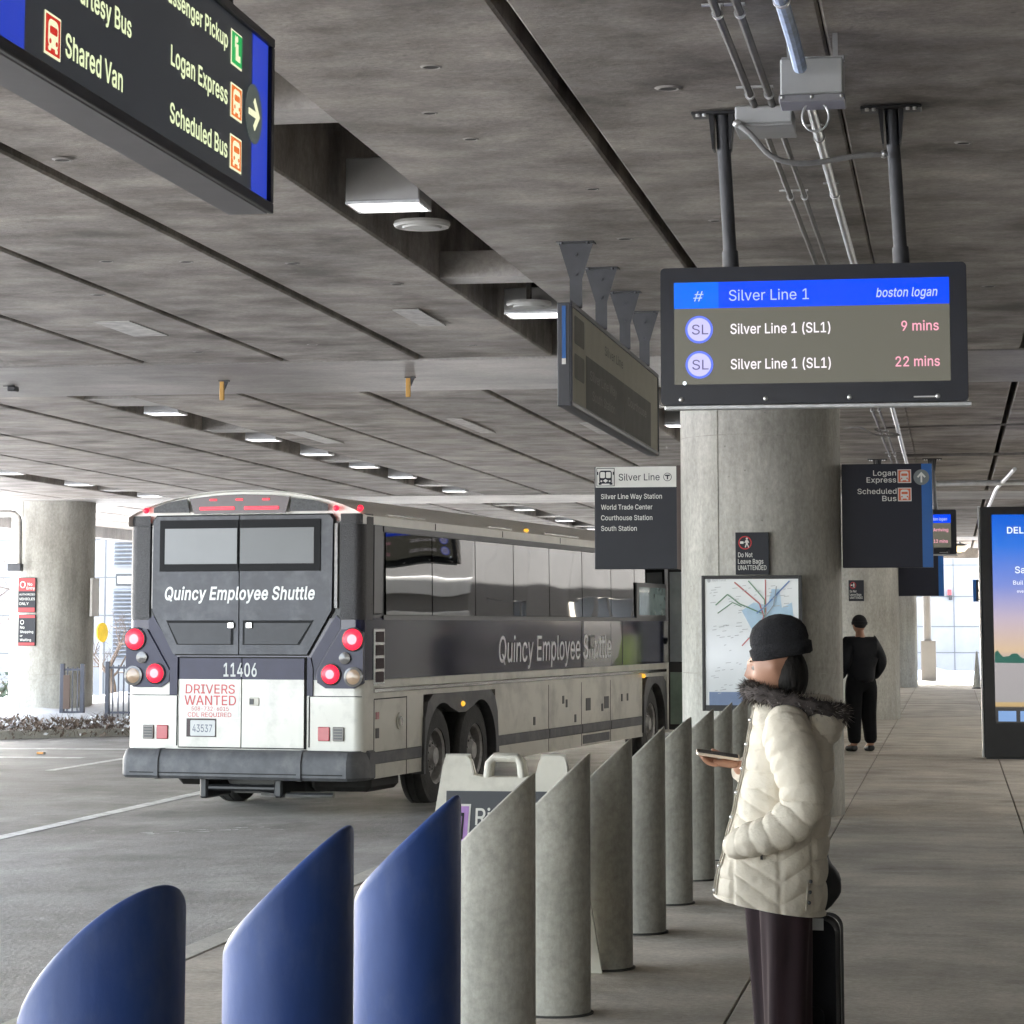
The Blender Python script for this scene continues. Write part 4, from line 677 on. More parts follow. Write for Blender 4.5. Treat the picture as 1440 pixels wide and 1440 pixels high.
# ------------------------------------------------------------------ hanging signs parallel to the road
def big_sign():
    o = thing('wayfinding_sign', 'big dark hanging wayfinding sign with blue ends at the top left', 'sign', (-2.32, 7.0, 3.06)); fn = lambda a, z, h: (.07 + h, a - 7.0, z - 3.06)
    q = MB(); q.box(-.075, .068, -1.36, 1.302, 0, .6, bev=.006); q.build('cabinet', mat('sign_cabinet_grey', (.13, .125, .135), .5, var=.08), o)
    q = MB()
    for z0, z1, y0, y1 in ((3.06, 3.095, 5.64, 8.302), (3.63, 3.662, 5.64, 8.302), (3.0955, 3.6295, 5.64, 5.68), (3.0955, 3.6295, 8.265, 8.302)): q.box(.0685, .085, y0 - 7, y1 - 7, z0 - 3.06, z1 - 3.06, bev=.003)
    q.build('frame', M['black'], o)
    q = MB(); q.prism([(5.68, 3.0955), (8.265, 3.0955), (8.265, 3.6295), (5.68, 3.6295)], fn, 0, .001); q.build('face', glow('lit_sign_face', (.022, .026, .032), .8, (.02, .022, .026), .3), o)
    q = MB(); q.prism([(8.065, 3.0965), (8.255, 3.0965), (8.255, 3.6285), (8.065, 3.6285)], fn, .0015, .003); lb = glow('lit_blue', (.02, .05, .5), 1.0); q.build('blue_stripe', lb, o); q = MB(); q.prism([(5.7, 3.0965), (5.955, 3.0965), (5.955, 3.6285), (5.7, 3.6285)], fn, .0015, .003); q.build('blue_stripe', lb, o)
    lit = glow('lit_lettering', (.88, .98, .58), 1.0); T = lambda s_, a, z, h, b_: line(o, lit, s_, fn, a, z, h, b_, bold=.03, off=.002)
    T('Passenger Pickup', 7.085, 3.512, .052, 7.77); T('Logan Express', 7.17, 3.33, .058, 7.775); T('Scheduled Bus', 7.168, 3.158, .057, 7.78)
    T('Courtesy Bus', 6.245, 3.322, .058, 6.797); T('Shared Van', 6.258, 3.154, .06, 6.728); T('Hotel Shuttle', 6.245, 3.512, .056, 6.85)
    fg = glow('lit_cream', (.95, .95, .62), 1.0)
    for z, c2 in ((3.3, (.85, .2, .04)), (3.132, (.85, .2, .04))): q = MB(); bus_icon(q, fn, 7.808, 7.94, z, z + .112, .002, 0, 1); q.build('pictogram', [glow('lit_orange', c2, 1), fg], o)
    for z in (3.126, 3.302): q = MB(); bus_icon(q, fn, 6.098, 6.218, z, z + .112, .002, 0, 1); q.build('pictogram', [glow('lit_red', (.62, .03, .02), 1), fg], o)
    q = MB(); z = 3.471; q.prism([(7.806, z), (7.932, z), (7.932, z + .115), (7.806, z + .115)], fn, .002, .003, 1); q.prism([(7.812, z + .006), (7.926, z + .006), (7.926, z + .109), (7.812, z + .109)], fn, .0035, .005, 0); q.prism(circle(7.862, z + .09, .011, 12), fn, .0055, .007, 1); q.prism([(7.85, z + .02), (7.9, z + .02), (7.9, z + .04), (7.878, z + .04), (7.876, z + .075), (7.85, z + .075)], fn, .0055, .007, 1); q.prism([(7.84, z + .06), (7.85, z + .07), (7.85, z + .085), (7.842, z + .1)], fn, .0055, .007, 1); q.build('pictogram', [glow('lit_green', (.02, .42, .1), 1), fg], o)
    q = MB(); arrow(q, fn, 8.075, 3.358, .1, .004, 0, 1, -90); q.build('arrow_badge', [glow('lit_badge', (.09, .11, .1), .8), fg], o)
    for y in (-1.0, 0, 1.0): q = MB(); q.cyl((0, y, .6), (0, y, .93), .022); q.build('hanger', M['post'], o)
big_sign()
def ghost_sign():
    o = thing('directory_sign', 'grey double faced hanging sign with painted sheen seen at a sharp angle', 'sign', (-2.245, 17.3, 2.97)); fn = lambda a, z, h: (.043 + h, a - 17.3, z - 2.97)
    gl = mat('sign_face_grey', (.5, .485, .4), .7, var=.06, spec=.1)  # pale tones paint the glancing sheen into face, fields and lettering
    q = MB(); q.box(-.04, .036, -2.3, 2.3, 0, .62, bev=.004); q.build('cabinet', M['dkgrey'], o)
    q = MB()
    for z0, z1, y0, y1 in ((0, .03, -2.31, 2.31), (.6, .63, -2.31, 2.31), (.0305, .5995, -2.31, -2.28), (.0305, .5995, 2.28, 2.31)): q.box(.0365, .05, y0, y1, z0, z1, bev=.003)
    q.build('frame', M['sign_dark'], o)
    q = MB(); q.prism([(15.03, 3.001), (19.57, 3.001), (19.57, 3.568), (15.03, 3.568)], fn, -.005, .0); q.build('face', gl, o)
    q = MB(); q.prism([(15.62, 3.005), (17.5, 3.005), (17.5, 3.335), (15.62, 3.335)], fn, .001, .002); df = mat('sheen_washed_field', (.18, .175, .155), .7, spec=.1); q.build('dark_field', df, o); q = MB(); q.prism([(17.52, 3.005), (19.1, 3.005), (19.1, 3.335), (17.52, 3.335)], fn, .001, .002); q.build('dark_field', df, o)
    fm = mat('sheen_washed_marks', (.22, .215, .185), .7, spec=.1); line(o, fm, 'Silver Line', fn, 16.5, 3.43, .06, 17.45, off=.002)
    q = MB(); q.prism(rrect(15.12, 15.55, 3.36, 3.53, .03), fn, .001, .002); q.build('sheen_washed_mark', fm, o); q = MB(); q.prism(rrect(15.12, 15.55, 3.15, 3.3, .03), fn, .001, .002); q.build('sheen_washed_mark', fm, o)
    fl = mat('sheen_washed_lettering', (.38, .37, .32), .7, spec=.1)
    line(o, fl, 'Silver Line Way', fn, 15.8, 3.2, .06, 17.1); line(o, fl, 'South Station', fn, 15.9, 3.08, .06, 17.0); line(o, fl, 'Courthouse', fn, 17.7, 3.2, .06, 18.8)
    q = MB(); q.box(-.012, .012, -2.306, -2.299, .285, .6); q.build('blue_strip', M['sign_blue'], o); q = MB(); q.box(-.012, .012, -2.307, -2.299, .25, .284); q.build('white_tick', M['sign_white'], o)
    for y in (15.3, 16.45, 17.69, 18.85):
        q = MB(); f2 = lambda a, z, h: (a + .03, y - 17.3 - h, z); q.prism([(-.038, .62), (.038, .62), (.038, .8), (.105, 1.02), (-.105, 1.02), (-.038, .8)], f2, -.006, .006); s_ = q.build('hanger', M['post'], o)
        q = MB(); q.box(-.085, .145, y - 17.36, y - 17.24, 1.0205, 1.03); q.build('ceiling_plate', M['post'], s_)
        q = MB()
        for a, z in ((0, .95), (0, .83)): q.cyl((a + .03, y - 17.306, z), (a + .03, y - 17.316, z), .012, seg=8)
        for a in (-.08, .08): q.cyl((a + .03, y - 17.35, 1.008), (a + .03, y - 17.35, 1.0205), .01, seg=8)
        q.build('bolt', M['dkgrey'], s_)
ghost_sign()

# ------------------------------------------------------------------ arrival displays
def display(x, y, label, rows, head, full=True, tilt=2):
    o = thing('arrivals_display', label, 'display', (x, y, 2.962), 0, 'arrival time displays over the sidewalk'); cx = -.585
    fn = lambda a, z, h: (a - cx, -.066 - h, z - 2.962)
    q = MB(); q.prism(rrect(-.678, .678, -.31, .31, .022), lambda a, z, h: (a, h, z), -.05, .06); q.build('case', M['black'], o)
    q = MB(); q.prism(rrect(-.676, .676, -.308, .308, .02), lambda a, z, h: (a, h, z), -.066, -.0505); q.build('bezel', mat('display_bezel', (.018, .02, .028), .3), o)
    q = MB(); q.box(-.66, .69, -.07, -.03, -.332, -.311, bev=.004); q.build('bottom_trim', M['galv'], o)
    q = MB(); q.prism([(-1.2, 2.744), (.017, 2.744), (.017, 3.203), (-1.2, 3.203)], fn, .0, .001); q.build('screen', glow('screen_grey' , (.135, .13, .1), 1, (.03, .03, .03), .25), o)
    q = MB(); q.prism([(-1.2, 3.085), (.017, 3.085), (.017, 3.203), (-1.2, 3.203)], fn, .0015, .002); q.build('blue_header', glow('screen_blue', (.0, .07, 1.0), 1, rough=.25), o)
    if full:
        q = MB(); q.prism([(-1.2, 3.085), (-1.0, 3.085), (-1.0, 3.203), (-1.2, 3.203)], fn, .0025, .003); q.build('header_cell', glow('screen_blue_lt', (.0, .16, 1.0), 1, rough=.25), o)
        hl = glow('screen_pale_blue', (.55, .66, 1.0), .9); line(o, hl, '#', fn, -1.113, 3.117, .046, -1.067, .0, off=.004, shear=.15)
        line(o, hl, head, fn, -.953, 3.117, .048, -.598, 0, off=.004); line(o, hl, 'boston logan', fn, -.302, 3.12, .04, -.034, .02, .2, off=.004)
    else:
        line(o, glow('screen_pale_blue', (.55, .66, 1.0), .9), 'Boston logan', fn, -.24, 3.12, .04, .0, .0, off=.004)
    for z, t_, mins, x0, x1 in rows:
        if t_:
            q = MB(); q.prism(circle(-1.088, z + .022, .062, 40), fn, .002, .003); q.build('route_badge', glow('screen_ring', (.12, .2, 1.0), 1), o)
            q = MB(); q.prism(circle(-1.088, z + .022, .052, 40), fn, .0035, .004); q.build('route_disc', glow('screen_lilac', (.62, .6, .98), 1), o)
            line(o, glow('screen_ink', (.1, .08, .2), 1), 'SL', fn, -1.12, z, .044, -1.047, 0, off=.005)
            line(o, glow('screen_white', (1, .93, 1), 1.1), t_, fn, -.948, z, .044, -.505, .016, off=.004)
        line(o, glow('screen_pink', (1, .42, .55), 1.1), mins, fn, x0, z, .043, x1, .016, off=.004)
    for x_ in (-.585, -.21, .16, .545): q = MB(); q.ball((x_, -.07, -.285), (.011, .008, .011), 10, 8); q.build('screw', M['bolt'], o)
    q = MB(); q.ball((-.57, -.068, -.212), (.008, .005, .008), 10, 8); q.build('status_light', glow('status_white', (.8, .95, 1), 3), o)
    q = MB(); q.box(.44, .535, -.07, -.066, -.29, -.284); q.build('catch', M['bolt'], o)
    for x_, xt in ((-.365, -.40), (.395, .36)):
        q = MB(); q.cyl((x_, .02, .31), (xt, .02, 1.02), .0305, seg=20); s_ = q.build('post', M['post'], o)
        q = MB(); q.cyl((x_, .02, .305), (x_ - .004, .02, .39), .037, seg=20); q.build('collar', M['post'], s_)
        q = MB(); q.box(xt - .135, xt + .135, -.04, .08, 1.012, 1.026, bev=.003); q.build('ceiling_plate', M['black'], s_)
        for sg in (-1, 1): q = MB(); q.prism([(0, 0), (.036, 0), (.036, .02), (.012, .16), (0, .16)], lambda a, z, h, sg=sg: (xt + sg * (.034 + a * .6), .02 + h, 1.012 - z), -.05, .05); q.build('clamp', M['black'], s_)
        for a in (-.105, -.075, .075, .105): q = MB(); q.cyl((xt + a, -.045, 1.0), (xt + a, -.045, 1.012), .009, seg=8); q.build('bolt', M['bolt'], s_)
    return o
d1 = display(-.585, 11.42, 'big arrivals screen with blue header hanging over the sidewalk', [(2.968, 'Silver Line 1 (SL1)', '9 mins', -.194, -.031), (2.81, 'Silver Line 1 (SL1)', '22 mins', -.222, -.029)], 'Silver Line 1')
display(-.585, 36.3, 'small far arrivals screen with a pink word behind the navy flag sign', [(2.968, 'Silver Line 1 (SL1)', 'Arriving', -.225, -.02), (2.81, 'Silver Line 1 (SL1)', '12 mins', -.222, -.029)], 'Silver Line 1')

# ------------------------------------------------------------------ conduits and boxes under the ceiling
def conduit(pts, r_, m, label, clips=(), cat='conduit', seg=10, group='conduits under the ceiling'):
    o = thing('conduit', label, cat, pts[0], 0, group); p0 = Vector(pts[0])
    q = MB(); q.tube([Vector(p) - p0 for p in pts], r_, seg); q.build('pipe', m, o)
    for y in clips:
        (a, b_) = [(u, v) for u, v in zip(pts, pts[1:]) if u[1] <= y <= v[1]][0]; t = (y - a[1]) / (b_[1] - a[1]); x = a[0] + (b_[0] - a[0]) * t - p0.x; z = a[2] + (b_[2] - a[2]) * t - p0.z; yy_ = y - p0.y
        q = MB(); q.lathe([(r_ - .001, -.012), (r_ + .006, -.012), (r_ + .006, .012), (r_ - .001, .012)], (x, yy_, z), 'y', 14); q.box(x - .012, x + .012, yy_ - .01, yy_ + .01, z + r_, ZC - p0.z - .007); q.box(x - .06, x + .02, yy_ - .012, yy_ + .012, ZC - p0.z - .014, ZC - p0.z - .007); q.build('clip', M['bolt'], o)
    return o
conduit([(-.845, 4, 3.955), (-.815, 11.12, 3.955)], .016, M['conduit_dk'], 'thin dark conduit running into the junction box, outer one', (6.6, 9.4, 10.9))
conduit([(-.75, 4, 3.955), (-.735, 11.12, 3.955)], .016, M['conduit_dk'], 'thin dark conduit running into the junction box, inner one', (6.6, 9.4, 10.9))
conduit([(-.81, 11.42, 3.955), (-.775, 44, 3.955)], .014, M['conduit_dk'], 'thin conduit leaving the junction box towards the far sidewalk, outer one', (13.6, 17, 27.5, 31, 35))
conduit([(-.735, 11.42, 3.955), (-.705, 44, 3.955)], .014, M['conduit_dk'], 'thin conduit leaving the junction box towards the far sidewalk, inner one', (13.6, 17, 27.5, 31, 35))
conduit([(-.565, 9.95, 3.93), (-.56, 20, 3.93), (-.585, 44, 3.93)], .022, M['conduit_lt'], 'thicker pale conduit behind the grey enclosure', (11.8, 13.4, 17.5, 30, 35))
conduit([(-.575, 4, 3.94), (-.567, 9.0, 3.93), (-.555, 9.6, 3.9), (-.54, 9.82, 3.83)], .027, M['bluewrap'], 'blue and white wrapped pipe ending in front of the grey enclosure', (9.1,))
o = thing('enclosure', 'grey metal box hanging under the ceiling above the big screen', 'box', (-.5, 9.98, 3.74), 0); q = MB(); q.box(-.122, .122, -.09, .08, 0, .145, bev=.006); q.build('housing', M['box_grey'], o); q = MB(); q.box(-.128, .128, -.094, .084, -.03, -.001, bev=.004); q.build('cover', mat('enclosure_cover', (.25, .25, .27), .5), o)
for x in (-.115, 0, .115): q = MB(); q.ball((x, -.096, -.012), .007, 8, 6); q.build('screw', M['bolt'], o)
q = MB(); q.box(-.12, .125, -.02, .02, .146, .165); q.box(-.1, -.08, -.01, .01, .165, .259); q.box(.08, .1, -.01, .01, .165, .259); q.build('bracket', M['galv'], o)
o = thing('loop_cable', 'thin pale cable looping below the grey enclosure', 'cable', (-.49, 9.97, 3.71)); q = MB(); q.tube([(.052 * math.cos(R(115 + 310 * i / 20)) - .0, 0, -.045 + .06 * math.sin(R(115 + 310 * i / 20))) for i in range(21)], .0045, 6); q.build('cable', M['conduit_lt'], o)
o = thing('junction_box', 'flat grey junction box between the screen posts', 'box', (-.77, 11.27, 3.86)); q = MB(); q.box(-.13, .12, -.15, .15, .012, .095, bev=.006); q.build('housing', M['box_grey'], o); q = MB(); q.box(-.135, .125, -.156, .155, 0, .011, bev=.004); q.build('cover', M['fixture'], o)
o = thing('flexible_conduit', 'grey flexible conduit sagging from the junction box to the screen post', 'conduit', (-.89, 11.1, 3.87)); q = MB()
cp = [Vector((0, 0, 0)), Vector((.06, .0, -.05)), Vector((.14, .05, -.135)), Vector((.24, .1, -.165)), Vector((.36, .15, -.155)), Vector((.5, .2, -.125)), Vector((.632, .25, -.11))]
def smooth_path(P, n=6):
    out = []
    for i in range(len(P) - 1):
        p0, p1, p2, p3 = P[max(i - 1, 0)], P[i], P[i + 1], P[min(i + 2, len(P) - 1)]
        for k_ in range(n):
            t = k_ / n; out.append(.5 * ((2 * p1) + (-p0 + p2) * t + (2 * p0 - 5 * p1 + 4 * p2 - p3) * t * t + (-p0 + 3 * p1 - 3 * p2 + p3) * t ** 3))
    return out + [P[-1]]
q.tube(smooth_path(cp), .0125, 10); q.build('sleeve', M['flex'], o)
for p in (cp[0], cp[-1]): q = MB(); q.ball(p, .019, 10, 8); q.build('fitting', M['bolt'], o)
def xpipe(y, x0, x1, r_, label, z=3.96, dip=False):
    pts = [(x0, y + .25, z), (x1, y - .25, z)] if not dip else smooth_path([Vector((x0, y + .25, z)), Vector((-1.0, y + .15, z)), Vector((-.82, y + .14, z - .09)), Vector((-.55, y + .12, z - .09)), Vector((-.35, y + .1, z - .0)), Vector((x1, y - .25, z))])
    o = thing('conduit', label, 'conduit', pts[0], 0, 'cross conduits under the ceiling'); p0 = Vector(pts[0]); q = MB(); q.tube([Vector(p) - p0 for p in pts], r_, 8); q.build('pipe', M['conduit_lt'] if r_ > .02 else M['conduit_dk'], o)
xpipe(29.9, -1.2, 5.6, .012, 'nearest thin cross conduit dipping under the pipes', dip=True); xpipe(34.9, -.6, 5.6, .02, 'middle cross conduit behind the navy flag sign'); xpipe(41.5, -.6, 5.6, .045, 'thick pale cross pipe farther along the sidewalk', 3.93)
conduit([(.95, 38, 3.93), (.78, 43.5, 3.93), (.7, 60, 3.93)], .03, M['conduit_lt'], 'pale pipe pair slanting down behind the black kiosk')
for x, y, lab in ((-6.8, 23.45, 'ochre bracket hanging from the ceiling band above the bus, farther from the screen'), (-4.98, 23.4, 'ochre bracket hanging from the ceiling band, nearer the screen')):
    o = thing('ceiling_bracket', lab, 'bracket', (x, y, ZC - .012)); q = MB(); q.box(-.022, .022, -.012, .012, -.19, -.012, bev=.004); q.build('strap', M['yellow'], o); q = MB(); q.box(-.03, .07, -.025, .025, -.0115, -.001); q.prism([(.02, -.012), (.06, -.012), (.028, -.09)], lambda a, z, h: (a, h, z), -.01, .01); q.build('mount', M['black'], o)
o = thing('ceiling_sensor', 'small black sensor on the ceiling band at the left edge', 'sensor', (-8.95, 23.6, ZC - .012)); q = MB(); q.box(-.035, .05, -.06, .05, -.06, -.012, bev=.008); q.build('housing', M['black'], o); q = MB(); q.box(-.09, .02, -.012, .012, -.0115, -.002); q.build('mount', M['black'], o)

# ------------------------------------------------------------------ luminaires in the ceiling slots
def luminaire(x, y, wd, hgt, zb, label, far, group):
    o = thing('ceiling_light', label, 'ceiling light', (x, y, zb), 0, group)
    q = MB(); q.box(-wd / 2, wd / 2, -.17, .17, .015, hgt, bev=.008); q.build('housing', M['fixture'], o)
    q = MB(); w2 = wd / 2 - .012
    q.box(-wd / 2, -w2, -.17, .17, 0, .0145); q.box(w2, wd / 2, -.17, .17, 0, .0145); q.box(-w2, w2, -.17, -.158, 0, .0145); q.box(-w2, w2, .158, .17, 0, .0145); q.build('rim', M['galv'], o)
    q = MB(); q.box(-w2 + .01, w2 - .01, -.15, .15, .004, .0145); q.build('lens', M['lens_far'] if far else M['lens'], o)
    q = MB(); q.box(-.03, .03, -.02, .02, hgt + .001, ZC + .75 - zb); q.build('stem', M['cavity'], o)
gN, gF = 'slot lights over the kerb lane', 'slot lights over the far lane'
luminaire(-3.065, 13.86, .42, .26, ZC - .0, 'lit box light beside the round ceiling disc in the near slot', False, gN); luminaire(-3.065, 19.0, .42, .2, ZC + .0, 'lit light in the near slot just before the grey hanging sign', False, gN)
luminaire(-3.065, 30.0, .42, .2, ZC, 'lit light in the near slot right of the charcoal flag sign', False, gN); luminaire(-3.065, 8.7, .42, .2, ZC, 'lit slot light hidden above the big wayfinding sign', False, gN)
for i, y in enumerate((27.35, 31.5, 34.3, 37.2, 39.9, 44.3, 51.8, 57.4, 62.5)): luminaire(-8.575, y, .4, .2, ZC + .0, 'flat lit light in the ceiling slot above the bus, ' + ('first', 'second', 'third', 'fourth', 'fifth', 'sixth', 'seventh', 'eighth', 'ninth')[i] + ' from the camera', True, gF)
for i, y in enumerate((37.9, 41.2, 45.1, 52)): luminaire(-14.4, y, .42, .2, ZC, 'flat lit light in the leftmost ceiling slot, ' + ('first', 'second', 'third', 'fourth')[i] + ' from the picture edge', True, 'slot lights over the outer lane')
for x, y, lab in ((-3.06, 14.75, 'pale round disc in the near slot behind the box light'), (-3.05, 18.62, 'pale round disc in the near slot before the second light')):
    o = thing('ceiling_disc', lab, 'ceiling disc', (x, y, ZC + .03), 0, 'round discs in the near slot'); q = MB(); q.lathe([(.001, -.012), (.11, -.012), (.12, 0), (.16, -.004), (.17, .012), (.165, .03), (.001, .03)], (0, 0, 0), seg=36); q.build('disc', mat('disc_paint', (.45, .45, .43), .5), o, merge=False); q = MB(); q.cyl((0, 0, .031), (0, 0, .7), .02); q.build('stem', M['cavity'], o)
for x, y, lab in ((.27, 73.6, 'warm glowing dome light at the far end, the higher one'), (-.08, 77.0, 'warm glowing dome light at the far end, the lower one')):
    o = thing('dome_light', lab, 'ceiling light', (x, y, ZC), 0, 'warm dome lights'); q = MB(); q.lathe([(.001, -.3), (.14, -.27), (.22, -.19), (.24, -.13)], (0, 0, 0), seg=24); q.build('globe', M['warm'], o); q = MB(); q.lathe([(.24, -.13), (.25, -.1), (.1, -.05), (.04, -.05), (.04, 0.0)], (0, 0, 0), seg=24); q.build('cap', M['galv'], o)
o = thing('hanging_sign', 'small blue edged sign hanging beside the kiosk at the far end', 'sign', (.62, 60, 2.2)); q = MB(); q.box(-.12, .3, -.03, .03, 0, .5, bev=.004); q.build('panel', M['sign_dark'], o); q = MB(); q.prism([(-.115, .005), (-.05, .005), (-.05, .495), (-.115, .495)], FY(-.03), .001, .003); q.build('blue_stripe', M['sign_blue'], o)
for z in (.06, .28): q = MB(); q.prism([(0, z), (.25, z), (.25, z + .16), (0, z + .16)], FY(-.03), .001, .003); q.build('text_panel', M['sign_white'], o)
q = MB(); q.cyl((.1, 0, .5), (.1, 0, 1.8), .02); q.build('hanger', M['post'], o)
o = thing('fire_alarm', 'small red alarm box on the far bright wall', 'alarm', (-.05, 95.85, 2.75)); q = MB(); q.box(-.07, .07, -.08, .1, 0, .2, bev=.01); q.build('housing', M['sign_red'], o); q = MB(); q.box(-.03, .1, -.05, .1, -.18, -.02, bev=.01); q.build('junction', M['black'], o)

# ------------------------------------------------------------------ advertising kiosk
o = thing('advertising_kiosk', 'tall black advertising kiosk with a lit seaside picture at the right edge', 'kiosk', (1.08, 33.2, 0))
q = MB(); q.box(-.70, .70, -.18, .2, .02, 3.16, bev=.012); q.build('cabinet', M['black'], o)
q = MB(); q.box(-.725, -.701, -.16, .2, .02, 3.17, bev=.004); q.build('side_trim', M['galv'], o)
q = MB(); q.box(-.68, .68, -.15, .17, 0, .02); q.build('plinth', M['dkgrey'], o)
m, n_, b_ = _new('ad_screen'); L = n_.links.new; tc = n_.nodes.new('ShaderNodeTexCoord'); sx = n_.nodes.new('ShaderNodeSeparateXYZ'); L(tc.outputs['Object'], sx.inputs[0]); mr = n_.nodes.new('ShaderNodeMapRange'); mr.inputs[1].default_value = .45; mr.inputs[2].default_value = 3.06; L(sx.outputs[2], mr.inputs[0])
rp = n_.nodes.new('ShaderNodeValToRGB'); e = rp.color_ramp; e.elements[0].position = 0; e.elements[0].color = (.05, .05, .05, 1); e.elements[1].position = 1; e.elements[1].color = (.0, .12, .75, 1)
for p_, c_ in ((.075, (.06, .06, .06)), (.08, (.6, .42, .2)), (.098, (.62, .45, .22)), (.1, (.42, .4, .4)), (.3, (.45, .42, .43)), (.345, (.75, .55, .36)), (.5, (.6, .5, .6)), (.66, (.22, .3, .75)), (.85, (.03, .2, .82))): x_ = e.elements.new(p_); x_.color = (*c_, 1)
L(mr.outputs[0], rp.inputs[0]); L(rp.outputs[0], b_.inputs['Emission Color']); b_.inputs['Emission Strength'].default_value = .95 / 2 ** EXPO; b_.inputs['Base Color'].default_value = (.02, .02, .02, 1); b_.inputs['Roughness'].default_value = .12
q = MB(); q.box(-.555, .555, -.19, -.181, .45, 3.06); q.build('screen', m, o)
fn = lambda a, z, h: (a - 1.08, -.191 - h, z); wt = glow('ad_white', (1, 1, 1), 1.05)
line(o, wt, 'DELL', fn, .714, 2.823, .078, .985, .03); line(o, wt, 'Sa', fn, .802, 2.322, .082, None, .014); line(o, wt, 'Buil', fn, .776, 2.178, .05, .9, .008); line(o, wt, 'eve', fn, .82, 2.077, .037, None, .008)
q = MB(); rnd = random.Random(2); tp = [(.53, 1.2)] + [(.53 + .035 * i, 1.3 + .035 * math.sin(i * 1.1) + rnd.uniform(-.02, .03) - .002 * i) for i in range(32)] + [(1.63, 1.19)]; q.prism(tp, fn, .001, .002); q.build('picture_trees', glow('ad_trees', (.03, .13, .1), 1), o)
for i in range(4): q = MB(); q.prism([(.56 + i * .27, .47), (.78 + i * .27, .47), (.78 + i * .27, .6), (.56 + i * .27, .6)], fn, .001, .002); q.build('thumbnail', glow('ad_thumb', (.25, .42, .75), .9), o)
line(o, wt, 'D', fn, .985, .645, .06, None, .02)

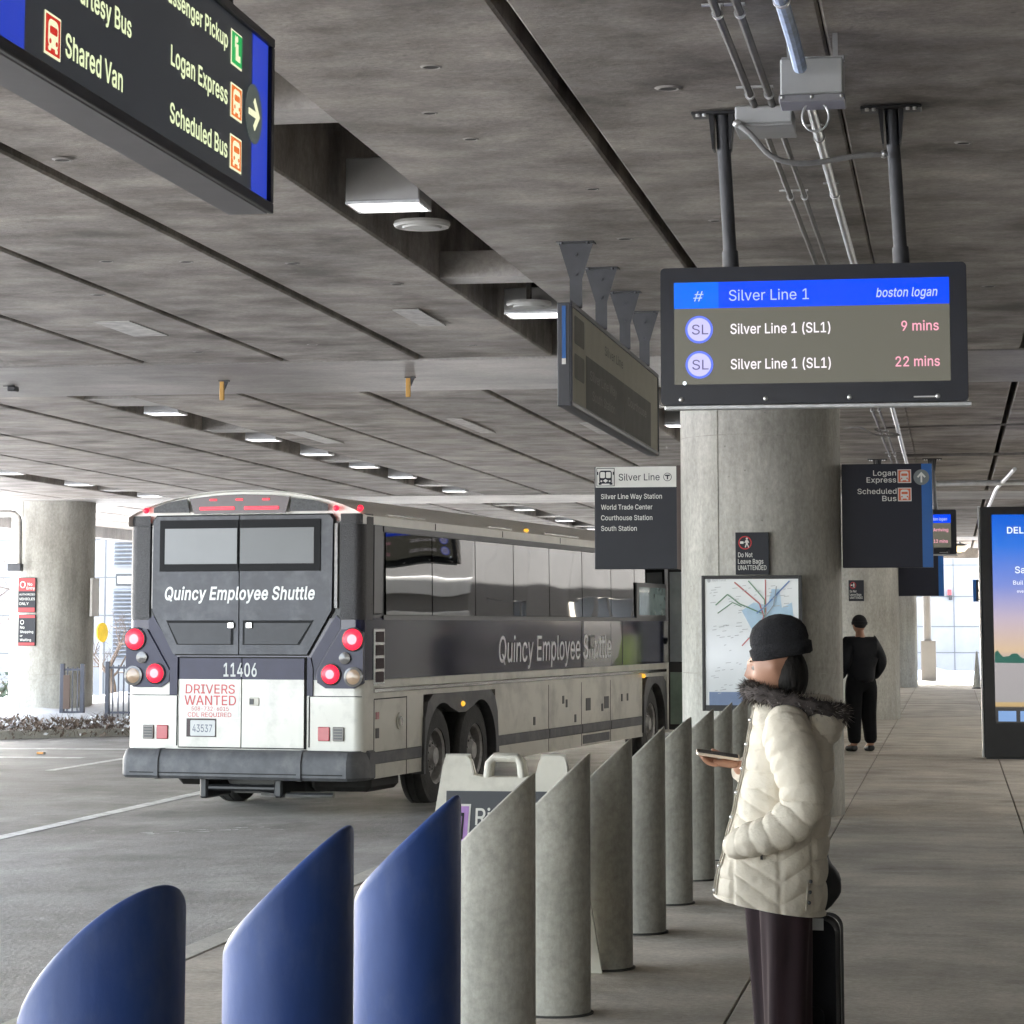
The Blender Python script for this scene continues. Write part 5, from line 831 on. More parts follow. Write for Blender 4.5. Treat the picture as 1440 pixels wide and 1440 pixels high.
# ------------------------------------------------------------------ the coach (local x to its right, y forward, z up; rear bumper at y = 0)
def coach():
    B = thing('coach', 'white and dark navy motor coach standing at the kerb, brake lights lit', 'bus', (-7.051, 25.175, ZR), R(-7.7))
    dirt = (.2, .19, .17)
    white = mat('coach_white', (.6, .58, .51), .35, var=.05, scale=2, coat=.25, dirt=dirt, dscale=1.9, damt=.5)
    roofw = mat('coach_roof_white', (.76, .74, .68), .4, var=.04)
    navy = mat('coach_navy', (.011, .012, .04), .12, var=.1, scale=2, bump=.2, bscale=1.0, spec=.38, bdet=.5)
    cap_ = mat('coach_rear_grey', (.026, .027, .037), .36, var=.35, scale=2.5, bump=.25, bscale=2.4, spec=.35, dirt=(.11, .11, .12), dscale=2.2, damt=.55)
    purple = mat('coach_purple_navy', (.018, .016, .042), .4, var=.15, spec=.35)
    blackp = mat('coach_black_trim', (.012, .012, .013), .4); gap = mat('panel_gap', (.008, .008, .008), .8)
    rubber = mat('grey_rubber', (.075, .075, .078), .6, var=.2, scale=8, dirt=(.16, .155, .15), dscale=3, damt=.6)
    glass = mat('tinted_glass', (.004, .005, .006), .02, var=.05, bump=.3, bscale=1.0, spec=.55, bdet=.4, stretch=(1, .8, 1.3))
    chrome = mat('coach_chrome', (.6, .6, .6), .15, 1, var=.05)
    tyre = mat('tyre_rubber', (.035, .034, .032), .8, var=.25, scale=10, bump=.3); alloy = mat('dirty_alloy', (.3, .29, .28), .55, .2, var=.3, scale=12)
    under = mat('underbody_black', (.012, .011, .01), .8, var=.4)
    red = glow('brake_light', (1, .012, .035), 3.0, (.2, .005, .005)); redc = glow('brake_light_core', (1, .14, .16), 4.5)
    dimred = mat('red_reflector', (.35, .03, .04), .3, coat=.5); amber = glow('amber_marker', (1, .5, .05), 1.3); greyl = mat('grey_lamp_glass', (.12, .11, .1), .25, coat=.5); amberl = mat('turn_lamp_glass', (.3, .2, .12), .3, coat=.5)
    LEN = 13.4; HW = 1.28
    def foot(x0, x1, y0, y1, rr_, rf, n=8):
        out = []
        for cx, cy_, a0, r_ in ((x1 - rf, y1 - rf, 0, rf), (x0 + rf, y1 - rf, 90, rf), (x0 + rr_, y0 + rr_, 180, rr_), (x1 - rr_, y0 + rr_, 270, rr_)):
            for i in range(n + 1): t = R(a0 + 90 * i / n); out.append((cx + r_ * math.cos(t), cy_ + r_ * math.sin(t)))
        return out
    up = lambda a, b, h: (a, b, h)
    RE = lambda y: (lambda a, b, h: (a, y - h, b))          # rear face
    RS = lambda x: (lambda a, b, h: (x + h, a, b))          # right side
    # lower body in blocks between the wheel arches
    q = MB(); q.prism(foot(-HW, HW, .02, 1.86, .1, .002), up, .40, 1.2); q.prism([(-HW, 4.35), (HW, 4.35), (HW, 11.12), (-HW, 11.12)], up, .38, 1.2); q.prism(foot(-HW, HW, 12.42, LEN, .002, .35), up, .38, 1.2)
    q.prism(foot(-HW, HW, .02, LEN, .1, .35), up, 1.2, 1.385); q.build('lower_body', white, B, smooth=40)
    q = MB(); q.box(-.85, .85, .5, 12.9, .42, 1.19); q.box(-1.2, 1.2, 1.9, 4.3, 1.0, 1.19); q.box(-1.2, 1.2, 11.15, 12.4, 1.0, 1.19); q.build('chassis', under, B)
    q = MB(); q.prism(foot(-HW, HW, .02, LEN, .1, .35), up, 1.3855, 2.0); q.build('belt_panel', navy, B, smooth=40)
    q = MB(); q.prism(foot(-HW + .01, HW - .01, .035, LEN - .05, .1, .35), up, 2.0005, 2.97); q.build('upper_body', blackp, B, smooth=40)
    # roof: lofted arched sections, pulled in at the rear
    q = MB(); ns = 17; secs = [(.06, .985, .93), (.0, 1.0, .97), (.0, 1.0, .99), (.3, 1.0, 1.0), (12.2, 1, 1), (12.9, .97, .9), (13.35, .9, .6)]
    for k_, (y, sx_, sz) in enumerate(secs):
        for i in range(ns):
            a = -1 + 2 * i / (ns - 1); x = HW * 1.005 * sx_ * math.sin(a * PI / 2) if abs(a) < 1 else HW * 1.005 * sx_ * a; zt = 3.03 + (.27 * sz) * (max(0, 1 - abs(x / (HW * 1.005)) ** 2.2)) ** .85; q.v.append((x, y, zt))
        q.v += [(HW * 1.005 * sx_, y, 2.94), (-HW * 1.005 * sx_, y, 2.94)]
    m2 = ns + 2
    for k_ in range(len(secs) - 1):
        for i in range(m2): q.f.append((k_ * m2 + i, k_ * m2 + (i + 1) % m2, (k_ + 1) * m2 + (i + 1) % m2, (k_ + 1) * m2 + i))
    q.f += [tuple(range(m2)), tuple((len(secs) - 1) * m2 + i for i in range(m2))]; q.m = [0] * len(q.f); rf = q.build('roof', roofw, B, smooth=50)
    for y in (2.2, 4.6, 7.0, 9.4): q = MB(); q.box(HW - .005, HW + .012, y, y + .012, 2.95, 3.02); q.build('roof_seam', gap, rf)
    for y0, y1 in ((.75, 1.9), (4.1, 5.0), (6.4, 7.9)): q = MB(); q.box(HW * .965, HW * 1.0, y0, y1, 3.045, 3.07, bev=.01); q.build('roof_reflector_strip', mat('roof_strip', (.75, .74, .7), .2, coat=.6), rf)
    # side windows (right side), with dividers
    ys = [.66, 2.112, 3.597, 5.043, 6.53, 8.02, 9.445, 10.69, 12.45]
    for i, (a, b_) in enumerate(zip(ys, ys[1:])):
        q = MB(); q.box(HW - .02, HW + .011, a + .013, b_ - .013, 2.035, 2.875); q.v = [(x - (.0105 * (z - 2.035) / .84 if x > HW else 0), y, z) for x, y, z in q.v]; wn = q.build('window', glass, B)
        if i == 7: q = MB(); q.prism([(10.72, 2.03), (12.42, 2.03), (12.42, 2.52), (10.72, 2.52)], RS(HW), .0, .03); q.prism([(10.85, 2.07), (12.36, 2.07), (12.36, 2.46), (10.85, 2.46)], RS(HW), .0305, .034, 1); q.build('window_frame', [blackp, mat('clear_pane', (.25, .35, .35), .05, coat=1)], wn)
    q = MB(); q.box(HW - .01, HW + .012, .6, 12.45, 1.985, 2.03); q.build('sill_strip', blackp, B); q = MB(); q.box(HW - .01, HW + .012, .6, 12.45, 2.88, 2.94); q.build('drip_rail', blackp, B)
    for y in (8.02, 9.445, 10.05): q = MB(); q.box(HW - .005, HW + .004, y - .006, y + .006, 1.39, 1.98); q.build('panel_seam', gap, B)
    q = MB(); q.prism([(8.1, 1.385), (9.4, 1.385), (9.8, 1.5), (10.0, 1.75), (9.9, 1.98), (8.1, 1.98)], RS(HW), .0015, .003); q.build('silver_swoosh', mat('silver_film', (.3, .3, .32), .15, .6, coat=.6), B)
    q = MB(); q.box(HW - .01, HW + .022, .34, 12.46, 1.255, 1.3, bev=.006); q.build('belt_moulding', chrome, B); q = MB(); q.box(HW - .01, HW + .012, .34, 12.46, 1.301, 1.385, bev=.004); q.build('belt_trim', white, B)
    line(B, mat('silver_lettering', (.75, .75, .77), .35), 'Quincy Employee Shuttle', RS(HW), 4.487, 1.5, .3, 9.45, .01, .08, .005, name='lettering')
    q = MB(); q.prism(rrect(8.35, 8.6, 1.62, 1.8, .02), RS(HW), .004, .012); q.prism(rrect(8.38, 8.57, 1.65, 1.77, .02), RS(HW), .0125, .016, 1); q.build('side_badge', [blackp, greyl], B)
    for (a, b_) in ((.34, 1.78), (4.44, 6.5), (6.52, 7.98), (8.0, 9.4), (9.42, 11.06)): q = MB(); q.box(HW - .005, HW + .016, a, b_, .545, .665, bev=.008); q.build('rub_rail', rubber, B)
    for y in (1.33, 6.51, 7.99, 9.41): q = MB(); q.box(HW - .003, HW + .003, y - .006, y + .006, .39, 1.2); q.build('panel_seam', gap, B)
    q = MB(); q.box(HW - .003, HW + .003, .36, 1.32, 1.185, 1.197); q.box(HW - .003, HW + .003, .355, .367, .40, 1.184); q.build('panel_seam', gap, B)
    q = MB(); q.cyl((HW - .005, 1.10, .95), (HW + .014, 1.10, .95), .085, seg=24); q.cyl((HW + .0145, 1.1, .95), (HW + .03, 1.1, .95), .05, seg=20, mi=1); q.build('fuel_cap', [white, chrome], B)
    q = MB(); q.box(HW - .003, HW + .006, .41, .5, .99, 1.06); q.build('reflector', dimred, B); q = MB(); q.box(HW - .003, HW + .006, .41, .5, .8, .9); q.build('door_latch', blackp, B)
    for y, z in ((5.9, .78), (7.7, .75), (7.3, .95), (7.15, 1.0), (9.0, .85), (10.0, .95), (10.3, .95)): q = MB(); q.box(HW - .003, HW + .008, y - .035, y + .035, z - .05, z + .05, bev=.004); q.build('door_latch', blackp, B)
    for y in (8.2, 9.1): q = MB(); q.box(HW - .003, HW + .006, y, y + .22, .83, .99, bev=.003); q.build('vent', blackp, B)
    q = MB(); q.box(HW - .003, HW + .005, 8.05, 9.35, .41, .52); q.build('step_grille', rubber, B)
    # engine side vents behind the rear lamp
    q = MB(); q.box(HW - .003, HW + .012, .33, .64, 1.33, 1.9, bev=.008); q.build('vent_frame', chrome, B)
    for i in range(4): q = MB(); q.box(HW + .0125, HW + .018, .375, .605, 1.36 + .134 * i, 1.465 + .134 * i, bev=.003); q.build('vent', mat('vent_maroon', (.03, .012, .016), .7), B)
    # wheel arches
    def arch(pts): q = MB(); q.prism(pts, RS(HW), -.12, .03); return q.build('wheel_arch', rubber, B, smooth=30)
    def arc(cy_, cz, r_, a0, a1, n=12): return [(cy_ + r_ * math.cos(R(a0 + (a1 - a0) * i / n)), cz + r_ * math.sin(R(a0 + (a1 - a0) * i / n))) for i in range(n + 1)]
    y1, y2 = 2.42, 3.74; zc = .53
    arch([(1.80, .37), (1.84, .95), (1.93, 1.12), (2.1, 1.2), (4.1, 1.2), (4.26, 1.12), (4.36, .95), (4.42, .48)] + [(4.3, .48)] + arc(y2, zc, .57, 0, 115) + [(3.2, .98), (2.96, .98)] + arc(y1, zc, .57, 65, 180)[0:] + [(1.86, .37)])
    arch([(11.1, .43), (11.12, .95), (11.2, 1.12), (11.35, 1.2), (12.2, 1.2), (12.38, 1.12), (12.44, .95), (12.46, .43)] + [(12.36, .43)] + arc(11.75, zc, .58, 0, 180) + [(11.16, .43)])
    def wheel(x, y, label=None, dual=False, out=1):
        W = B_ = bpy.data.objects.new('wheel', None); COL.objects.link(W); W.parent = B; W.location = (x, y, .53); W.empty_display_size = .1; s = out
        t_ = MB(); w_ = .14
        prof = [(.30, -w_), (.42, -w_), (.5, -w_ + .02), (.525, -w_ + .05), (.53, -.05), (.518, -.048), (.518, -.036), (.53, -.034), (.53, .034), (.518, .036), (.518, .048), (.53, .05), (.525, w_ - .05), (.5, w_ - .02), (.42, w_), (.3, w_)]
        t_.lathe(prof, (0, 0, 0), 'x', 40); t_.build('tyre', tyre, W)
        t_ = MB(); t_.lathe([(.3, s * .13), (.27, s * .11), (.25, s * .03), (.17, s * .015), (.16, s * .07), (.11, s * .1), (.09, s * .13), (.001, s * .13)], (0, 0, 0), 'x', 32); t_.lathe([(.301, -.12), (.301, .12)], (0, 0, 0), 'x', 24)
        rm = t_.build('rim', alloy, W)
        for i in range(10): a = 2 * PI * i / 10; t_ = MB(); t_.cyl((s * .02, .21 * math.cos(a), .21 * math.sin(a)), (s * .032, .21 * math.cos(a), .21 * math.sin(a)), .026, seg=10); t_.build('hand_hole', gap, rm)
        for i in range(10): a = 2 * PI * (i + .5) / 10; t_ = MB(); t_.cyl((s * .05, .135 * math.cos(a), .135 * math.sin(a)), (s * .1, .135 * math.cos(a), .135 * math.sin(a)), .014, seg=6); t_.build('wheel_nut', alloy, rm)
    for sd in (1, -1): wheel(sd * 1.1, y1, out=sd); wheel(sd * 1.1, y2, out=-sd * -1); wheel(sd * 1.1, 11.75, out=sd)
    for sd in (1, -1): wheel(sd * .77, y2, out=sd)
    # amber side markers
    for x, y, z in ((HW + .03, 3.08, 1.07), (HW + .012, 11.15, 1.22)): q = MB(); q.ball((x, y, z), (.03, .05, .03), 12, 8); q.build('side_marker', amber, B)
    q = MB(); q.ball((HW * .98, 5.66, 3.07), (.03, .05, .022), 12, 8); q.build('roof_marker', amber, B)
    # rear: corner grilles, doors, windows
    for sd in (1, -1):
        q = MB(); pts = []
        for i in range(9):
            t = R(270 + 90 * i / 8); pts.append((sd * (HW - .1 + .108 * math.cos(t)), .12 + .108 * math.sin(t)))
        pts = [(sd * 1.045, .012)] + pts + [(sd * (HW + .008), .3)]
        n = len(pts)
        for z in (1.985, 2.03, 3.0, 3.045):
            ins = .0 if z in (2.03, 3.0) else 1
            for i, (x, y) in enumerate(pts): q.v.append((x - sd * .004 * ins, y + .004 * ins, z))
        for j in range(3):
            for i in range(n - 1): q.f.append((j * n + i, j * n + i + 1, (j + 1) * n + i + 1, (j + 1) * n + i)); q.m.append(0)
        q.build('corner_grille', mat('mesh_grille', (.02, .018, .019), .5, var=.5, scale=60, bump=.3, bscale=80), B, smooth=60)
        q = MB(); q.box(sd * HW - .006, sd * HW + .008, .32, .58, 2.04, 2.95, bev=.01); q.build('corner_panel', blackp, B)
        q = MB(); q.box(sd * 1.0 - .018, sd * 1.0 + .018, .0, .03, 2.1, 2.95, bev=.004); q.build('door_hinge', alloy, B)
    door = [(-1.0, 2.99), (-.96, 3.035), (.93, 3.035), (.97, 2.99), (.96, 2.08), (.70, 1.64), (-.76, 1.64), (-1.0, 2.08)]
    q = MB(); q.prism([(a * 1.018, 2.34 + (b_ - 2.34) * 1.02) for a, b_ in door], RE(.03), 0, .012); q.build('door_gap', gap, B)
    for sd, pl in ((-1, [(-1.0, 2.99), (-.96, 3.035), (-.052, 3.035), (-.044, 1.64), (-.76, 1.64), (-1.0, 2.08)]), (1, [(-.04, 3.035), (.93, 3.035), (.97, 2.99), (.96, 2.08), (.70, 1.64), (-.032, 1.64)])):
        q = MB(); q.prism(pl, RE(.018), 0, .03); d_ = q.build('rear_door', cap_, B)
        xa, xb = ((-.92, -.052) if sd < 0 else (-.04, .84)); q = MB(); q.prism(rrect(xa, xb, 2.475, 2.995, .05) if False else [(xa, 2.475), (xb, 2.475), (xb, 2.995), (xa, 2.995)], RE(-.012), .001, .012); q.build('window_surround', mat('surround_black', (.005, .005, .006), .6, spec=.2), d_)
        xa, xb = ((-.862, -.064) if sd < 0 else (-.03, .772)); q = MB(); q.prism([(xa, 2.55), (xb, 2.55), (xb, 2.91), (xa, 2.91)], RE(-.0245), 0, .004); q.build('window', mat('pane_painted_reflection', (.17, .175, .18) if sd < 0 else (.075, .077, .082), .3, var=.06, scale=1.5, spec=.4), d_)  # reflection painted into the pane as grey, left lighter than right
        vp = [(-.84, 1.98), (-.1, 1.98), (-.1, 1.735), (-.72, 1.735)] if sd < 0 else [(.005, 1.98), (.77, 1.98), (.62, 1.735), (.005, 1.735)]
        q = MB(); q.prism(vp, RE(-.0125), .0, .006, 0); cx = sum(a for a, _ in vp) / 4; q.prism([(cx + (a - cx) * .93, 1.86 + (b_ - 1.86) * .86 - .01) for a, b_ in vp], RE(-.0125), .0065, .01, 1); q.build('vent', [mat('vent_black', (.006, .006, .007), .6, spec=.2), mat('vent_inner', (.016, .016, .02), .5, var=.2)], d_)
        q = MB(); q.box(sd * .1 - .035 - .02, sd * .1 + .035 - .02, -.04, -.0225, 1.9, 1.96, bev=.006); q.build('latch', chrome, d_)
    line(B, mat('white_lettering', (.7, .7, .68), .4), 'Quincy Employee Shuttle', RE(-.012), -.86, 2.19, .125, .782, .04, .18, .004)
    # lower engine doors: purple top, white below
    q = MB(); q.prism([(-.70, .70), (.69, .70), (.69, 1.615), (-.70, 1.615)], RE(.02), 0, .012); q.build('engine_gap', gap, B)
    for xa, xb in ((-.686, -.009), (.003, .672)):
        q = MB(); q.prism([(xa, .712), (xb, .712), (xb, 1.389), (xa, 1.389)], RE(.008), 0, .018, 0); q.prism([(xa, 1.39), (xb, 1.39), (xb, 1.6), (xa, 1.6)], RE(.008), 0, .018, 1); q.build('engine_door', [white, purple], B)
    q = MB(); q.prism([(-.80, 1.23), (-.715, 1.23), (-.715, 1.61), (-.76, 1.61), (-.80, 1.5)], RE(.02), .0, .02); q.build('door_pillar', purple, B); q = MB(); q.prism([(.70, 1.23), (.76, 1.23), (.76, 1.5), (.735, 1.61), (.70, 1.61)], RE(.02), .0, .02); q.build('door_pillar', purple, B)
    grey = mat('pale_grey_lettering', (.5, .5, .48), .5); lr = mat('red_lettering', (.5, .07, .07), .5)
    line(B, grey, '11406', RE(-.012), -.2, 1.42, .13, .163, .03)
    q = MB(); q.prism([(-.64, 1.0), (-.03, 1.0), (-.03, 1.36), (-.64, 1.36)], RE(-.01), .001, .002); q.build('notice_sheet', mat('notice_white', (.66, .65, .6), .5, var=.03), B)
    line(B, lr, 'DRIVERS', RE(-.012), -.615, 1.246, .09, -.075, .012); line(B, lr, 'WANTED', RE(-.012), -.628, 1.13, .095, -.06, .012); line(B, lr, '508-732-6015', RE(-.012), -.548, 1.074, .04, -.14, .004); line(B, lr, 'CDL REQUIRED', RE(-.012), -.588, 1.012, .044, -.11, .004)
    q = MB(); q.prism([(-.60, .812), (-.275, .812), (-.275, .995), (-.60, .995)], RE(-.01), .001, .006, 0); q.prism(rrect(-.555, -.282, .822, .978, .012), RE(-.01), .0065, .012, 1); q.build('licence_plate', [mat('plate_recess', (.05, .03, .03), .6), mat('plate_white', (.5, .5, .48), .45, var=.05)], B)
    line(B, mat('plate_ink', (.08, .09, .14), .5), '43537', RE(-.022), -.53, .86, .075, -.315, .006, 0, .001)
    q = MB(); q.box(.085, .19, -.02, -.0105, 1.125, 1.208, bev=.004); q.box(.09, .135, -.024, -.0205, 1.14, 1.195, mi=1); q.build('latch', [mat('latch_beige', (.5, .47, .4), .5), blackp], B)
    for sd in (1, -1):
        # lamp clusters
        pl = [(sd * 1.06, 1.89), (sd * 1.2, 1.895), (sd * 1.29, 1.86), (sd * 1.295, 1.36), (sd * 1.2, 1.305), (sd * .9, 1.305), (sd * .81, 1.36), (sd * .80, 1.47)]
        q = MB(); q.prism(pl, RE(.055), 0, .055); q.build('lamp_housing', purple, B)
        q = MB(); q.prism([(sd * .78, 1.39), (sd * .74, 1.62), (sd * 1.0, 2.03), (sd * 1.05, 1.99), (sd * 1.05, 1.9), (sd * .79, 1.48)], RE(.02), 0, .006); q.build('corner_film', purple, B)
        for x, z, r_ in ((1.19, 1.79, .105), (.957, 1.445, .095)):
            q = MB(); q.lathe([(r_ + .014, 0), (r_ + .014, -.016), (r_, -.02)], (sd * x, -.002, z), 'y', 28); q.build('lamp_ring', blackp, B)
            q = MB(); q.lathe([(r_, -.018), (r_ * .8, -.032), (r_ * .48, -.038)], (sd * x, -.002, z), 'y', 28, 0); q.lathe([(r_ * .48, -.038), (r_ * .2, -.04), (.001, -.04)], (sd * x, -.002, z), 'y', 28, 1); q.build('brake_light', [red, redc], B)
        q = MB(); q.lathe([(.06, 0), (.06, -.02), (.045, -.024), (.001, -.03)], (sd * 1.108, -.002, 1.605), 'y', 22); q.build('reversing_lamp', greyl, B)
        q = MB(); q.lathe([(.1, 0), (.1, -.02), (.075, -.026)], (sd * 1.2, -.002, 1.42), 'y', 24, 0); q.lathe([(.075, -.022), (.05, -.03), (.001, -.034)], (sd * 1.2, -.002, 1.42), 'y', 24, 1); q.build('turn_lamp', [greyl, amberl], B)
        xa = sd * .88; q = MB(); q.box(xa - .062, xa + .062, .002, .022, .785, .925, bev=.006); q.build('reflector', dimred, B)
        xa = sd * 1.035; q = MB(); q.box(xa - .06, xa + .06, .002, .022, .785, .925, bev=.006); vt = q.build('vent', greyl, B)
        for i in range(4): q = MB(); q.box(xa - .045, xa + .045, -.004, .0015, .805 + .028 * i, .82 + .028 * i); q.build('vent_slat', blackp, vt)
        q = MB(); q.box(sd * 1.0 - .28, sd * 1.0 + .28, .015, .0195, 1.222, 1.23); q.build('panel_seam', gap, B)
        q = MB(); q.box(sd * .72 - .006, sd * .72 + .006, .014, .0195, .72, 1.222); q.build('panel_seam', gap, B)
    # roof light strip
    q = MB(); q.prism([(-.6, 3.215), (-.3, 3.245), (0, 3.253), (.3, 3.243), (.5, 3.22), (.455, 3.06), (-.545, 3.06)], RE(0), .001, .014); q.build('light_strip', mat('strip_maroon', (.035, .008, .012), .3), B)
    for xa, xb in ((-.484, -.1), (.007, .386)): q = MB(); q.box(xa, xb, -.024, -.0145, 3.097, 3.127, bev=.004); q.build('brake_bar', red, B)
    for x in (-.334, -.048, .244): q = MB(); q.box(x - .04, x + .04, -.022, -.0145, 3.19, 3.208, bev=.004); q.build('clearance_lamp', red, B)
    for pl in ([(-1.0, 3.075), (-1.0, 3.13), (-.85, 3.18), (-.63, 3.215), (-.6, 3.075)], [(.52, 3.21), (.75, 3.185), (.91, 3.14), (.915, 3.075), (.50, 3.075)]): q = MB(); q.prism(pl, RE(0), .001, .01); q.build('roof_grille', mat('grille_grey', (.06, .06, .062), .6, var=.4, scale=50), B)
    for x, y, m3 in ((-1.09, .0, red), (1.0, -.0, red), (1.235, .06, red)): q = MB(); q.ball((x, y, 3.1), (.032, .028, .03), 12, 8); q.build('clearance_lamp', m3, B)
    # bumper
    q = MB(); bp = [(0, .40), (-.14, .40), (-.17, .43), (-.17, .585), (-.13, .67), (-.1, .69), (0, .69)]
    q.prism([(y, z) for y, z in bp], lambda a, b_, h: (h, a, b_), -1.19, 1.19)
    for sd in (1, -1):
        vs = []; n = len(bp)
        for k_ in range(7):
            t = R(90 * k_ / 6)
            for y, z in bp: rr_ = .15 + (-y); vs.append((sd * (1.19 + rr_ * math.sin(t) - .0 * rr_), .15 - rr_ * math.cos(t), z)) if False else vs.append((sd * (1.17 + (.02 + (-y) * .75) * math.sin(t) + .0), (.0 - (-y) * math.cos(t)) + .0 * k_ + (.16 * (1 - math.cos(t))), z))
        q.add(vs, [(k_ * n + i, k_ * n + i + 1, (k_ + 1) * n + i + 1, (k_ + 1) * n + i) for k_ in range(6) for i in range(n - 1)] + [tuple(6 * n + i for i in range(n))])
        q.box(sd * 1.2 if sd > 0 else -1.315, 1.315 if sd > 0 else sd * 1.2, .14, .34, .40, .69, bev=.02)
    bp_o = q.build('bumper', rubber, B, smooth=35)
    for x in (-.855, .69): q = MB(); q.prism([(y * 1.09 - .004, .545 + (z - .545) * 1.04) for y, z in bp], lambda a, b_, h: (h, a, b_), x - .022, x + .022); q.build('bumper_rib', rubber, bp_o)
    q = MB(); q.box(-1.15, 1.15, -.176, -.1705, .455, .465); q.build('bumper_groove', gap, bp_o)
    # underside: tow bar, axle, flaps
    q = MB(); q.box(-.45, -.36, -.02, .6, .2, .41, bev=.02); q.box(.36, .45, -.02, .6, .22, .41, bev=.02); q.box(-.4, .4, .0, .12, .28, .34, bev=.02); q.prism([(-.3, .41), (.3, .41), (.2, .24), (-.2, .24)], RE(.3), -.08, .0); q.build('tow_frame', blackp, B)
    q = MB(); q.cyl((-1.0, y1, .5), (1.0, y1, .5), .1); q.cyl((-1.0, y2, .52), (1.0, y2, .52), .14); q.ball((0, y2, .5), (.25, .25, .24)); q.build('axle', under, B); q = MB(); q.box(-.95, -.55, .5, 1.4, .3, .5, bev=.06); q.build('exhaust_box', under, B); q = MB(); q.box(.5, 1.15, .6, 1.5, .25, .45, bev=.05); q.build('exhaust_box', under, B)
    q = MB(); q.tube([(.2, .05, .27), (.5, .1, .25), (.95, .12, .25)], .03, 8); q.build('tow_bar', chrome, B)
    for sd in (1, -1): q = MB(); q.box(sd * 1.06 - .2, sd * 1.06 + .2, 4.32, 4.34, .12, .5); q.build('mud_flap', rubber, B)
    # swung-out front door and the mirror arm
    q = MB(); q.box(HW + .03, HW + .32, 12.53, 12.58, .42, 2.78, bev=.01); dr = q.build('front_door', blackp, B)
    q = MB(); q.box(HW + .06, HW + .29, 12.515, 12.529, .5, 1.25); q.build('lower_pane', mat('pale_green_pane', (.3, .4, .33), .08, coat=1), dr); q = MB(); q.box(HW + .06, HW + .29, 12.515, 12.529, 1.4, 2.7); q.build('upper_pane', mat('pale_pane', (.45, .5, .52), .08, coat=1), dr)
    q = MB(); q.tube([(HW + .02, 12.7, 1.7), (HW + .2, 12.65, 1.72), (HW + .35, 12.65, 1.85), (HW + .4, 12.7, 2.0)], .05, 8); q.build('mirror_arm', blackp, B)
    return B
coach()

# ------------------------------------------------------------------ people
def skin_mesh(joints, bones, sub=2):
    """one continuous surface grown round a skeleton: joints {name: (xyz, radius)}; the first joint is the root"""
    names = list(joints); me = bpy.data.meshes.new('skeleton'); me.from_pydata([joints[n][0] for n in names], [(names.index(a), names.index(b)) for a, b in bones], [])
    o = bpy.data.objects.new('skeleton', me); COL.objects.link(o); sk = o.modifiers.new('skin', 'SKIN'); sk.use_smooth_shade = True
    for i, n in enumerate(names):
        r_ = joints[n][1]; v = me.skin_vertices[0].data[i]; v.radius = (r_, r_) if not isinstance(r_, tuple) else r_; v.use_root = (i == 0)
    ss = o.modifiers.new('sub', 'SUBSURF'); ss.levels = sub; ss.render_levels = sub
    ev = o.evaluated_get(bpy.context.evaluated_depsgraph_get()); m2 = bpy.data.meshes.new_from_object(ev)
    vs = [v.co[:] for v in m2.vertices]; fs = [tuple(p.vertices) for p in m2.polygons]; bpy.data.objects.remove(o); bpy.data.meshes.remove(me); bpy.data.meshes.remove(m2)
    return vs, fs
def chain(pts): return skin_mesh({str(i): p for i, p in enumerate(pts)}, [(str(i), str(i + 1)) for i in range(len(pts) - 1)], 2)
